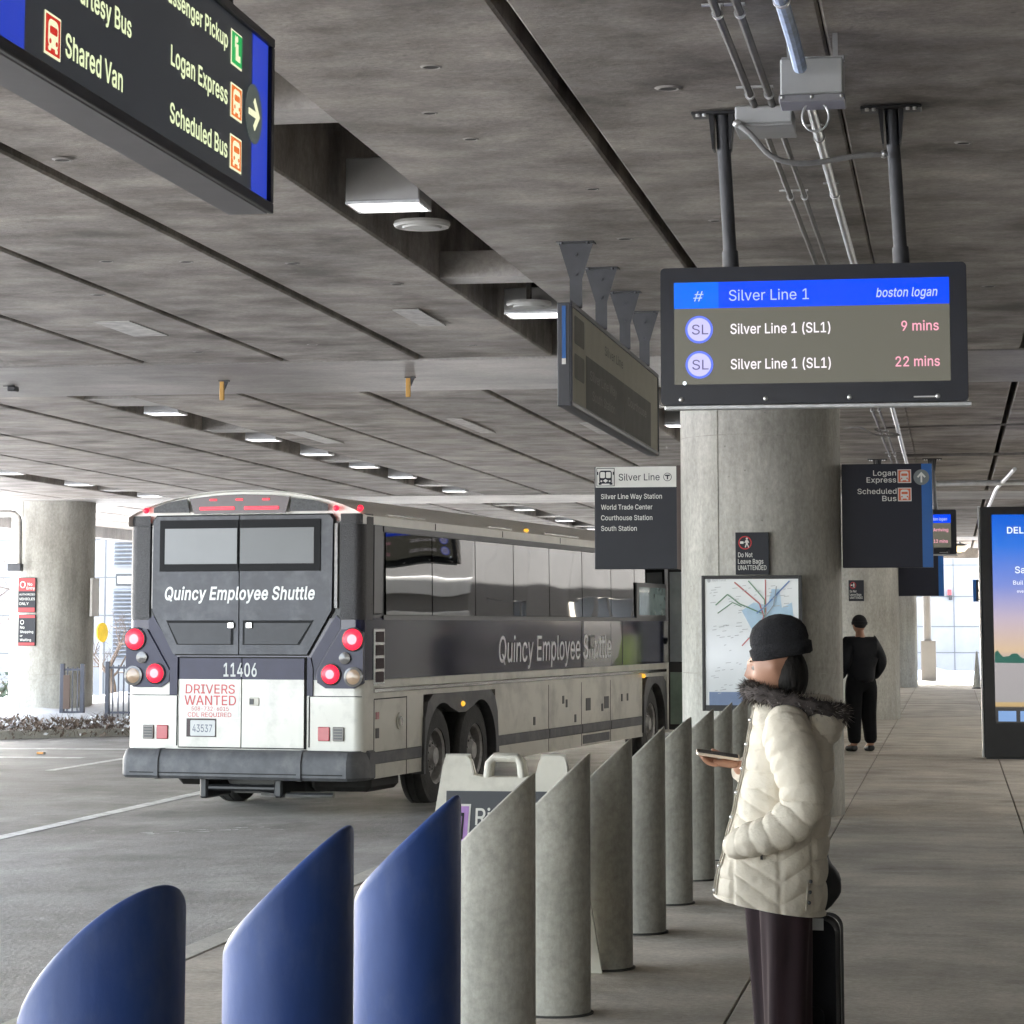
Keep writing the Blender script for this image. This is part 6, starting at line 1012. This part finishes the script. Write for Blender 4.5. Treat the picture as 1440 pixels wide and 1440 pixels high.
def head_geo(mb, c, fwd, tilt=0, k=1.0, mi=(0, 1, 2, 3)):
    """head looking along fwd (2-D angle): skull, brow, nose, mouth, chin, ears; eyes and lips as material slots"""
    b = bmesh.new(); bmesh.ops.create_uvsphere(b, u_segments=40, v_segments=32, radius=1)
    def g(p, q, s_): return math.exp(-sum(((a - e) / t) ** 2 for a, e, t in zip(p, q, s_)))
    for v in b.verts:
        x, y, z = v.co                                       # +x is the face
        px, py, pz = x * .092, y * .074, z * .115
        if z < 0: py *= 1 + .16 * z; px = px * (1 + .1 * z) + .018 * (-z) * max(0, x) ** .5 if x > 0 else px * (1 + .32 * z)
        p = (x, y, z)
        px += .026 * g(p, (1, 0, -.12), (.35, .13, .17)) + .012 * g(p, (1, 0, .12), (.4, .1, .22)) - .012 * (g(p, (.9, .36, .08), (.4, .17, .13)) + g(p, (.9, -.36, .08), (.4, .17, .13)))
        px += .008 * g(p, (1, 0, .3), (.4, .5, .12)) + .008 * g(p, (.9, 0, -.46), (.4, .24, .07)) + .006 * g(p, (.9, 0, -.56), (.4, .22, .06)) - .007 * g(p, (.9, 0, -.51), (.4, .3, .025)) + .012 * g(p, (.8, 0, -.85), (.4, .35, .2))
        py += .014 * math.copysign(1, y) * g(p, (-.05, math.copysign(1, y), -.02), (.18, .4, .26))
        v.co = (px, py, pz)
    ca, sa = math.cos(fwd), math.sin(fwd); ct, st = math.cos(tilt), math.sin(tilt)
    def tr(p): x, y, z = p[0] * k, p[1] * k, p[2] * k; x, z = x * ct + z * st, -x * st + z * ct; return (c[0] + x * ca - y * sa, c[1] + x * sa + y * ca, c[2] + z)
    b.verts.index_update(); mb.add([tr(v.co) for v in b.verts], [[v.index for v in f.verts] for f in b.faces], mi[0])
    # lips
    b.free()
    for sy in (-1, 1):
        e = bmesh.new(); bmesh.ops.create_uvsphere(e, u_segments=12, v_segments=8, radius=.0115)
        e.verts.index_update(); mb.add([tr((v.co.x + .0715, v.co.y + sy * .031, v.co.z + .008)) for v in e.verts], [[v.index for v in f.verts] for f in e.faces], mi[1]); e.free()
        mb.add([tr((.0832, sy * .031 + a, .008 + q)) for a, q in ((-.005, -.004), (.005, -.004), (.005, .004), (-.005, .004))], [(0, 1, 2, 3)], mi[2])
        mb.add([tr((.0845, sy * .031 + a, q)) for a, q in ((-.017, .031), (.017, .03), (.015, .036), (-.015, .038))], [(0, 1, 2, 3)], mi[2])
def hand_geo(mb, wrist, d, n, k=1.0, curl=.5, thumb=1, mi=0):
    """palm and five fingers: d along the fingers, n out of the back of the hand; curl bends them towards the palm"""
    d = Vector(d).normalized(); n = Vector(n); n = (n - d * n.dot(d)).normalized(); s = d.cross(n); w_ = Vector(wrist)
    def add(pts): v, f = chain([(tuple(p), r_) for p, r_ in pts]); mb.add(v, f, mi)
    add([(w_ - d * .02 * k, .023 * k), (w_ + d * .025 * k, (.03 * k, .018 * k)), (w_ + d * .06 * k, (.036 * k, .016 * k)), (w_ + d * .085 * k, (.036 * k, .013 * k))])
    for i, (o_, L_) in enumerate(((-.027, .072), (-.009, .08), (.009, .075), (.027, .06))):
        p = w_ + d * .075 * k + s * o_ * k; pts = [(p - d * .015 * k, .0095 * k)]; q = d; a = 0
        for j, fr in enumerate((.42, .32, .26)):
            a += curl * (.5, .75, .5)[j]; q = (d * math.cos(a) - n * math.sin(a)); p = p + q * L_ * fr * k; pts.append((p, (.0088, .008, .0065)[j] * k))
        add(pts)
    b_ = w_ + d * .025 * k - s * thumb * .024 * k; t1 = (d * .6 - s * thumb * .7 - n * .35).normalized(); t2 = (d * .9 - s * thumb * .15 - n * .4).normalized()
    add([(b_, .014 * k), (b_ + t1 * .03 * k, .0115 * k), (b_ + t1 * .03 * k + t2 * .028 * k, .0095 * k), (b_ + t1 * .03 * k + t2 * .05 * k, .0075 * k)])
skin_m = mat('skin_tone', (.36, .19, .125), .5, var=.06, scale=30); eye_w = mat('eye_white', (.3, .27, .25), .5); dark_h = mat('dark_hair', (.012, .01, .009), .75, var=.4, scale=60, bump=.5, bscale=70, spec=.3, stretch=(1, 1, .15)); lip_m = mat('lip_tone', (.3, .12, .1), .5)

def walker(label, loc, rz, h, jacket, trouser, hat=None, group=None, pose='stand', hair=True):
    """a standing figure facing its own +x: body, jacket, trousers, shoes, hat or hair as children"""
    P = thing('person', label, 'person', loc, rz, group); k = h / 1.78
    J = {'hip': ((0, 0, .95), .13), 'waist': ((0, 0, 1.1), .12), 'chest': ((.01, 0, 1.3), .15), 'neckb': ((0, 0, 1.47), .075), 'neck': ((.015, 0, 1.54), .055), 'skull': ((.03, 0, 1.64), .05)}
    A = {}
    for s_, n in ((1, 'l'), (-1, 'r')):
        J['sh' + n] = ((0, s_ * .18, 1.42), .065); J['el' + n] = ((-.02, s_ * .25, 1.14), .048); J['wr' + n] = ((.12, s_ * .22, .93) if pose == 'stand' else (.2, s_ * .2, 1.08), .034)
        J['th' + n] = ((0, s_ * .09, .86), .1); J['kn' + n] = ((.015, s_ * .1, .5), .065); J['an' + n] = ((-.02, s_ * .11, .09), .045); J['to' + n] = ((.13, s_ * .125, .04), .035)
    J = {a: (tuple(c * k for c in p), r_ * k) for a, (p, r_) in J.items()}
    bones = [('hip', 'waist'), ('waist', 'chest'), ('chest', 'neckb'), ('neckb', 'neck'), ('neck', 'skull')] + [(a + n, b_ + n) for n in 'lr' for a, b_ in (('sh', 'el'), ('el', 'wr'), ('th', 'kn'), ('kn', 'an'), ('an', 'to'))] + [('chest', 'shl'), ('chest', 'shr'), ('hip', 'thl'), ('hip', 'thr')]
    b = MB(); b.add(*skin_mesh(J, bones)); head_geo(b, (.035 * k, 0, 1.655 * k), 0, .1, 1.0 * k)
    for n, s_ in (('l', 1), ('r', -1)): w_ = Vector(J['wr' + n][0]); e_ = Vector(J['el' + n][0]); hand_geo(b, w_, w_ - e_, (0, s_, .3), .9 * k, .7, s_)
    b.build('body', [skin_m, eye_w, dark_h, lip_m], P, smooth=80)
    grow = lambda keys, g_: {a: (J[a][0], J[a][1] + g_ * k) for a in keys}
    up_ = ['chest', 'waist', 'hip', 'neckb', 'shl', 'ell', 'wrl', 'shr', 'elr', 'wrr']; Jj = grow(up_, .055); Jj['hem'] = ((0, 0, .87 * k), .135 * k); Jj['wrl'] = (tuple(Vector(J['ell'][0]).lerp(Vector(J['wrl'][0]), .93)), .05 * k); Jj['wrr'] = (tuple(Vector(J['elr'][0]).lerp(Vector(J['wrr'][0]), .93)), .05 * k)
    q = MB(); q.add(*skin_mesh(Jj, [(a, b_) for a, b_ in bones if a in Jj and b_ in Jj] + [('hip', 'hem')])); q.build('jacket', jacket, P, smooth=80)
    q = MB(); Jt = grow(['hip', 'waist', 'thl', 'knl', 'anl', 'thr', 'knr', 'anr'], .035); Jt['hip'] = (Jt['hip'][0], .12 * k); Jt['waist'] = (Jt['waist'][0], .1 * k); q.add(*skin_mesh(Jt, [(a, b_) for a, b_ in bones if a in Jt and b_ in Jt])); q.build('trousers', trouser, P, smooth=80)
    for s_ in (1, -1): q = MB(); v, f = chain([((-.05 * k, s_ * .11 * k, .05 * k), .05 * k), ((.05 * k, s_ * .12 * k, .045 * k), .046 * k), ((.16 * k, s_ * .13 * k, .035 * k), .036 * k)]); q.add(v, f); q.build('shoe', mat('black_shoe', (.012, .012, .013), .4), P, smooth=80)
    q = MB(); q.ball((.025 * k, 0, 1.69 * k), (.108 * k, .088 * k, .1 * k), 24, 14); ob = q.build('hat' if hat else 'hair', hat or dark_h, P, smooth=80)
    for v in ob.data.vertices:                              # keep the cap above the brow and lower at the nape
        lim = (1.675 if v.co.x > .05 * k else 1.61) * k; v.co.z = max(v.co.z, lim)
    if hat: q = MB(); q.lathe([(.1, -.02), (.112, -.018), (.114, .02), (.1, .024)], (0, 0, 0), seg=28); hb = q.build('hat_brim', hat, P, smooth=60); hb.location = (.022 * k, 0, 1.675 * k); hb.scale = (1.0 * k, .82 * k, k)
    return P
blk = mat('black_puffer', (.006, .0065, .009), .75, var=.3, scale=9, bump=.5, bscale=9, spec=.25); blk2 = mat('black_cloth', (.005, .005, .006), .9, var=.2, spec=.2)
pm = walker('person in black winter jacket and trousers standing behind the big column', (-1.2, 34.7, 0), R(118), 1.80, blk, blk2, mat('black_knit', (.012, .012, .014), .9, var=.3, scale=60))
pm.scale = (1.15, 1.08, 1.0); q = MB(); q.ball((.02, .12, .09), (.05, .035, .03), 10, 8); q.build('sock', mat('white_sock', (.6, .6, .6), .8), pm)
walker('person in yellow green high visibility jacket mirrored in the coach side', (-2.18, 41.4, 0), R(170), 1.78, mat('hi_vis_jacket', (.42, .62, .03), .6, var=.1), blk2, mat('black_knit_cap', (.012, .012, .014), .9))

# ------------------------------------------------------------------ the woman in the cream quilted coat (faces -x)
def lerp_tab(tab, z):
    if z <= tab[0][0]: return tab[0][1:]
    for a, b_ in zip(tab, tab[1:]):
        if a[0] <= z <= b_[0]:
            t = (z - a[0]) / (b_[0] - a[0]); t = t * t * (3 - 2 * t) * .5 + t * .5; return tuple(p + (q - p) * t for p, q in zip(a[1:], b_[1:]))
    return tab[-1][1:]
def woman():
    W = thing('person', 'person in a cream quilted hooded coat and black beanie looking at a phone', 'person', (-.605, 8.98, 0), R(0))
    J = {'hip': ((.0, 0, .92), .1), 'waist': ((.01, 0, 1.05), .1), 'chest': ((.02, 0, 1.2), .125), 'neckb': ((.03, 0, 1.37), .06), 'neck': ((.025, 0, 1.42), .05), 'skull': ((.015, 0, 1.51), .05),
         'shl': ((.03, -.165, 1.31), .055), 'ell': ((.1, -.225, 1.08), .042), 'wrl': ((-.07, -.2, .975), .03),
         'shr': ((.02, .165, 1.31), .055), 'elr': ((.02, .21, 1.07), .042), 'wrr': ((-.155, .1, 1.195), .027),
         'thl': ((.035, -.09, .8), .06), 'knl': ((.03, -.09, .46), .045), 'anl': ((.05, -.09, .09), .04), 'tol': ((-.09, -.1, .035), .032),
         'thr': ((-.04, .09, .8), .055), 'knr': ((-.025, .09, .46), .045), 'anr': ((0, .09, .09), .04), 'tor': ((-.12, .1, .035), .032)}
    bones = [('hip', 'waist'), ('waist', 'chest'), ('chest', 'neckb'), ('neckb', 'neck'), ('neck', 'skull'), ('chest', 'shl'), ('chest', 'shr'), ('hip', 'thl'), ('hip', 'thr')] + [(a + n, b_ + n) for n in 'lr' for a, b_ in (('sh', 'el'), ('el', 'wr'), ('th', 'kn'), ('kn', 'an'), ('an', 'to'))]
    b = MB(); b.add(*skin_mesh(J, bones)); head_geo(b, (.004, 0, 1.535), PI - .12, .18, .97)
    hand_geo(b, (-.155, .098, 1.195), (-1, -.12, .06), (0, .35, -1), .92, .55, 1); hand_geo(b, (-.05, -.19, .965), (-.7, .5, -.5), (-.2, -1, .1), .85, .6, 1)
    b.build('body', [skin_m, eye_w, dark_h, lip_m], W, smooth=80)
    coat_m = mat('cream_quilted_nylon', (.62, .565, .475), .68, var=.06, scale=5, bump=.35, bscale=30, spec=.25); seam_m = mat('coat_seam', (.3, .27, .22), .7)
    # coat: rings front x, back x, half depth
    tab = [(.725, -.212, .152, .225), (.8, -.205, .158, .222), (.95, -.168, .172, .212), (1.07, -.135, .182, .205), (1.19, -.108, .19, .2), (1.29, -.088, .19, .205), (1.34, -.078, .165, .19), (1.38, -.07, .135, .145), (1.41, -.066, .11, .105), (1.44, -.068, .1, .092)]
    q = MB(); nr, na = 270, 200
    def pr(a): return 1.0
    for j in range(nr + 1):
        zt = j / nr
        for i in range(na):
            th = 2 * PI * i / na; ct, st = math.cos(th), math.sin(th); z = .725 + (1.44 - .725) * zt
            xf, xb, hy = lerp_tab(tab, z); cx = (xf + xb) / 2; rx = (xb - xf) / 2
            ex = .82; x = cx + rx * math.copysign(abs(ct) ** ex, ct); y = hy * math.copysign(abs(st) ** ex, st)
            hem = .032 * (-(x + .03) / .18) * max(0, 1 - zt * 5); z2 = z + hem
            if -.13 < x < .125 and z < 1.13: ph = (z - .6 * abs(x - .02)) / .068
            else: ph = z / .074
            pf = abs(math.sin(PI * ph)) ** .4 * .0105
            for xs_ in (-.135, .022, .128): pf *= min(1, .15 + abs(x - xs_) / .014)
            pf += .006 * noise.noise((x * 8, y * 8, z * 6)) + .0025 * noise.noise((x * 30, y * 30, z * 22)); pf *= min(1, (1.46 - z) / .06)
            q.v.append((x + ct * pf, y + st * pf, z2))
    q.f = [(j * na + i, j * na + (i + 1) % na, (j + 1) * na + (i + 1) % na, (j + 1) * na + i) for j in range(nr) for i in range(na)]; q.m = [0] * len(q.f)
    coat = q.build('coat', coat_m, W, smooth=80)
    # front placket edge, snaps, pocket zip, side vent
    def surf(z, th, out=.012):
        xf, xb, hy = lerp_tab(tab, z); ct, st = math.cos(th), math.sin(th); ex = .82
        return Vector(((xf + xb) / 2 + (xb - xf) / 2 * math.copysign(abs(ct) ** ex, ct) + ct * out, hy * math.copysign(abs(st) ** ex, st) + st * out, z))
    q = MB(); T0 = R(180 + 20)
    for k_ in range(2):
        pts = [surf(.735 + .66 * i / 30 + .03 * max(0, 1 - i / 6), T0 + R(9) * k_, .013) for i in range(31)]; q.tube(pts, .0035, 6)
    q.build('placket_seam', seam_m, coat)
    for i in range(8): q = MB(); q.ball(surf(.78 + .082 * i, T0 + R(4.5), .016), .007, 10, 8); q.build('snap', M['bolt'], coat)
    q = MB(); q.tube([surf(.92, R(262), .015), surf(.955, R(247), .018), surf(.985, R(238), .02)], .005, 6); q.build('pocket_zip', seam_m, coat); q = MB(); q.box(-.004, .004, -.004, .004, -.03, 0); z_ = q.build('zip_pull', M['black'], coat); z_.location = surf(.925, R(262), .02)
    q = MB(); q.tube([surf(.725 + .02 * i, R(311), .011) for i in range(6)], .004, 6); q.build('side_vent', seam_m, coat)
    for z in (.75, .785, .82): q = MB(); q.ball(surf(z, R(314), .014), .0065, 10, 8); q.build('snap', M['dkgrey'], coat)
    # sleeves with puffed rings
    def sleeve(P_, rads, name='sleeve'):
        path = smooth_path([Vector(p) for p in P_], 24); n = len(path); q = MB(); L_ = [0]
        for a, b_ in zip(path, path[1:]): L_.append(L_[-1] + (b_ - a).length)
        rs = []
        for i in range(n):
            t = L_[i] / L_[-1]; x = t * (len(rads) - 1); k_ = min(int(x), len(rads) - 2); r_ = rads[k_] + (rads[k_ + 1] - rads[k_]) * (x - k_); rs.append(r_ - .008 + .008 * abs(math.sin(PI * L_[i] / .052)) ** .5)
        q.tube(path, rs, 36); me = q.build(name, coat_m, W, smooth=80)
        for v in me.data.vertices:
            nn = noise.noise(v.co * 12) * .008 + noise.noise(v.co * 30) * .0045; v.co += Vector((nn, nn * .7, nn))
        return me
    sleeve([(.045, -.12, 1.345), (.05, -.185, 1.31), (.085, -.235, 1.19), (.1, -.25, 1.075), (.03, -.26, 1.0), (-.06, -.245, .965), (-.115, -.205, .945), (-.135, -.165, .935)], (.07, .09, .083, .08, .076, .067, .058, .04))
    sleeve([(.03, .13, 1.34), (.03, .2, 1.29), (.03, .235, 1.15), (.0, .235, 1.06), (-.07, .18, 1.12), (-.13, .115, 1.18)], (.07, .085, .078, .07, .058, .048))
    # hood hanging at the back with dark fur edge
    q = MB(); b2 = bmesh.new(); bmesh.ops.create_uvsphere(b2, u_segments=32, v_segments=20, radius=1)
    for v in b2.verts:
        n_ = v.co.copy(); v.co = Vector((.135 + n_.x * .095, n_.y * .15, 1.35 + n_.z * .085 - .03 * abs(n_.y))); v.co += n_ * (.012 * abs(math.sin(9 * n_.z)) + .006 * noise.noise(v.co * 12))
    q.bm(b2); q.build('hood', coat_m, W, smooth=80)
    fur = mat('grey_brown_fur', (.06, .05, .048), .95, var=.5, scale=30); fur2 = mat('pale_fur_tips', (.3, .27, .25), .95)
    q = MB(); rnd = random.Random(12); ring = [Vector((.065 + .155 * math.cos(t), .135 * math.sin(t), 1.415 - .04 * math.cos(t))) for t in [2 * PI * i / 48 for i in range(49)]]
    q.tube(ring, [.03 + .006 * math.sin(i * 2.3) for i in range(49)], 12, 0)
    for _ in range(3600):
        i = rnd.randrange(48); p = ring[i].lerp(ring[i + 1], rnd.random()); t = (ring[i + 1] - ring[i]).normalized(); a = t.orthogonal().normalized(); b3 = t.cross(a); an = rnd.uniform(0, 2 * PI)
        d = (a * math.cos(an) + b3 * math.sin(an) + t * rnd.uniform(-.5, .5)).normalized(); s_ = d.orthogonal().normalized() * .0016; p2 = p + d * .026
        q.add([p2 - s_, p2 + s_, p2 + d * rnd.uniform(.012, .034) - Vector((0, 0, .006))], [(0, 1, 2)], 1 if rnd.random() < .25 else 0)
    q.build('fur_trim', [fur, fur2], W, smooth=80)
    # beanie and hair
    knit = mat('black_knit_wool', (.012, .012, .015), .95, var=.4, scale=120, bump=.6, bscale=140)
    q = MB(); prof = [(.098, -.02), (.108, -.012), (.11, .03), (.1, .036), (.103, .05), (.1, .085), (.085, .118), (.055, .142), (.02, .155), (.001, .157)]; q.lathe(prof, (0, 0, 0), seg=44); hb = q.build('beanie', knit, W, smooth=80)
    for v in hb.data.vertices: a = math.atan2(v.co.y, v.co.x); f_ = 1 + .012 * math.sin(a * 34); v.co.x *= f_; v.co.y *= f_ * .84
    hb.location = (.022, 0, 1.582); hb.rotation_euler = (0, R(-10), 0); hb.scale = (1, 1, .86)
    q = MB(); q.ball((.052, 0, 1.505), (.062, .08, .095), 28, 18); q.build('hair', dark_h, W, smooth=80)
    # wide velvet trousers, shoes
    velvet = mat('maroon_velvet', (.016, .007, .0095), .8, var=.35, scale=4, spec=.3, stretch=(6, 6, .6))
    velvet.node_tree.nodes['Principled BSDF'].inputs['Sheen Weight'].default_value = .1; velvet.node_tree.nodes['Principled BSDF'].inputs['Sheen Tint'].default_value = (.5, .25, .3, 1)
    q = MB()
    for x0, x1, y, rb in ((.035, .035, -.09, .08), (-.05, .0, .09, .075)):
        rings = []; n = 40
        for j in range(25):
            t = j / 24; z = .93 - .89 * t; r_ = rb + .022 * (1 - t) ** 3 - .006 * t; cx = x0 + (x1 - x0) * t; fold = .012 * min(1, t * 3)
            for i in range(n): a = 2 * PI * i / n; rr_ = r_ * (1 + .10 * math.sin(5 * a + 3 * t + y * 20) * min(1, t * 2.5)); q.v.append((cx + rr_ * math.cos(a), y + rr_ * .86 * math.sin(a), z))
        o_ = len(q.v) - 25 * n; q.f += [(o_ + j * n + i, o_ + j * n + (i + 1) % n, o_ + (j + 1) * n + (i + 1) % n, o_ + (j + 1) * n + i) for j in range(24) for i in range(n)]
    q.m = [0] * len(q.f); q.ball((0, 0, .88), (.13, .17, .16), 24, 14); q.build('trousers', velvet, W, smooth=80)
    for x, y in ((.04, -.09), (-.02, .09)): q = MB(); v, f = chain([((x + .05, y, .05), .045), ((x - .03, y, .042), .042), ((x - .13, y, .032), .034)]); q.add(v, f); q.build('shoe', mat('dark_shoe', (.02, .017, .017), .5), W, smooth=80)
woman()
o = thing('phone', 'smartphone in a pale case held out over the bollards', 'phone', (-.815, 9.06, 1.222)); o.rotation_euler = (R(8), R(8), R(8)); q = MB(); q.prism(rrect(-.075, .075, -.037, .037, .01), lambda a, b_, h: (a, b_, h), 0, .009); q.build('case', mat('pale_phone_case', (.55, .45, .36), .4), o); q = MB(); q.prism(rrect(-.07, .07, -.033, .033, .008), lambda a, b_, h: (a, b_, h), .0092, .0098); q.build('screen', mat('phone_glass', (.03, .03, .035), .08), o)

# ------------------------------------------------------------------ luggage
def suitcase(label, x, y, w_, d, h, rz, m, rib=False):
    o = thing('suitcase', label, 'suitcase', (x, y, 0), rz, None)
    q = MB(); q.prism(rrect(-w_ / 2, w_ / 2, .055, h, .05, 6), lambda a, z, hh: (a, hh, z), -d / 2, d / 2); sh = q.build('shell', m, o)
    q = MB(); q.prism(rrect(-w_ / 2 - .004, w_ / 2 + .004, .051, h + .004, .052, 6), lambda a, z, hh: (a, hh, z), -.008, .008); q.build('zip_band', M['black'], sh)
    if rib:
        for i in range(6): a = -w_ / 2 + .05 + (w_ - .1) * i / 5; q = MB(); q.box(a - .012, a + .012, -d / 2 - .006, d / 2 + .006, .1, h - .06, bev=.005); q.build('rib', m, sh)
    else:
        q = MB(); q.prism(rrect(-w_ / 2 + .04, w_ / 2 - .04, .1, h * .55, .03), lambda a, z, hh: (a, -hh, z), d / 2, d / 2 + .03); q.build('front_pocket', m, sh)
    for sx_ in (-1, 1):
        for sy in (-1, 1): q = MB(); q.cyl((sx_ * (w_ / 2 - .05) - .012, sy * (d / 2 - .035), .028), (sx_ * (w_ / 2 - .05) + .012, sy * (d / 2 - .035), .028), .028, seg=16); q.box(sx_ * (w_ / 2 - .05) - .02, sx_ * (w_ / 2 - .05) + .02, sy * (d / 2 - .035) - .015, sy * (d / 2 - .035) + .015, .045, .06); q.build('wheel', M['black'], o)
    return o
s1 = suitcase('black soft suitcase standing right behind the cream coat', -.535, 9.28, .25, .25, .655, R(-4), mat('black_nylon', (.008, .008, .01), .85, spec=.25, var=.2, bump=.2, bscale=90))
for sx_ in (-.05, .06): q = MB(); q.box(sx_ - .007, sx_ + .007, -.02, 0, .655, .98 - .2); q.build('handle_rod', M['galv'], s1)
q = MB(); q.box(-.06, .07, -.026, .006, .781, .81, bev=.006); q.build('handle_grip', M['black'], s1)
q = MB(); q.box(.045, .085, -.132, -.126, .62, .66); q.build('luggage_tag', mat('white_tag', (.6, .6, .6), .5), s1); q = MB(); q.box(-.075, -.05, -.132, -.126, .56, .66, bev=.003); q.build('zip_pull', M['bolt'], s1)
s2 = suitcase('silver grey hard ribbed suitcase half hidden behind the maroon trousers', -.60, 9.32, .22, .2, .585, R(20), mat('grey_polycarbonate', (.34, .35, .37), .35, .1, var=.06), True); s2.location = (-.60, 9.36, 0)
s2.rotation_euler = (0, 0, R(5))
o = thing('bag', 'soft black bag resting on top of the black suitcase', 'bag', (-.488, 9.27, .665)); q = MB(); b2 = bmesh.new(); bmesh.ops.create_uvsphere(b2, u_segments=28, v_segments=18, radius=1)
for v in b2.verts: n_ = v.co.copy(); v.co = Vector((n_.x * .085 * (1 - .4 * max(0, n_.z)), n_.y * .12, .115 + n_.z * .115)) + n_ * .012 * noise.noise(n_ * 2.5)
q.bm(b2); q.build('body', mat('black_bag_cloth', (.01, .01, .012), .7, var=.2), o, smooth=80); q = MB(); q.tube(smooth_path([Vector((-.02, -.08, .2)), Vector((-.03, -.09, .3)), Vector((-.03, 0, .36)), Vector((-.03, .09, .3)), Vector((-.02, .08, .2))]), .009, 8); q.build('strap', M['black'], o)
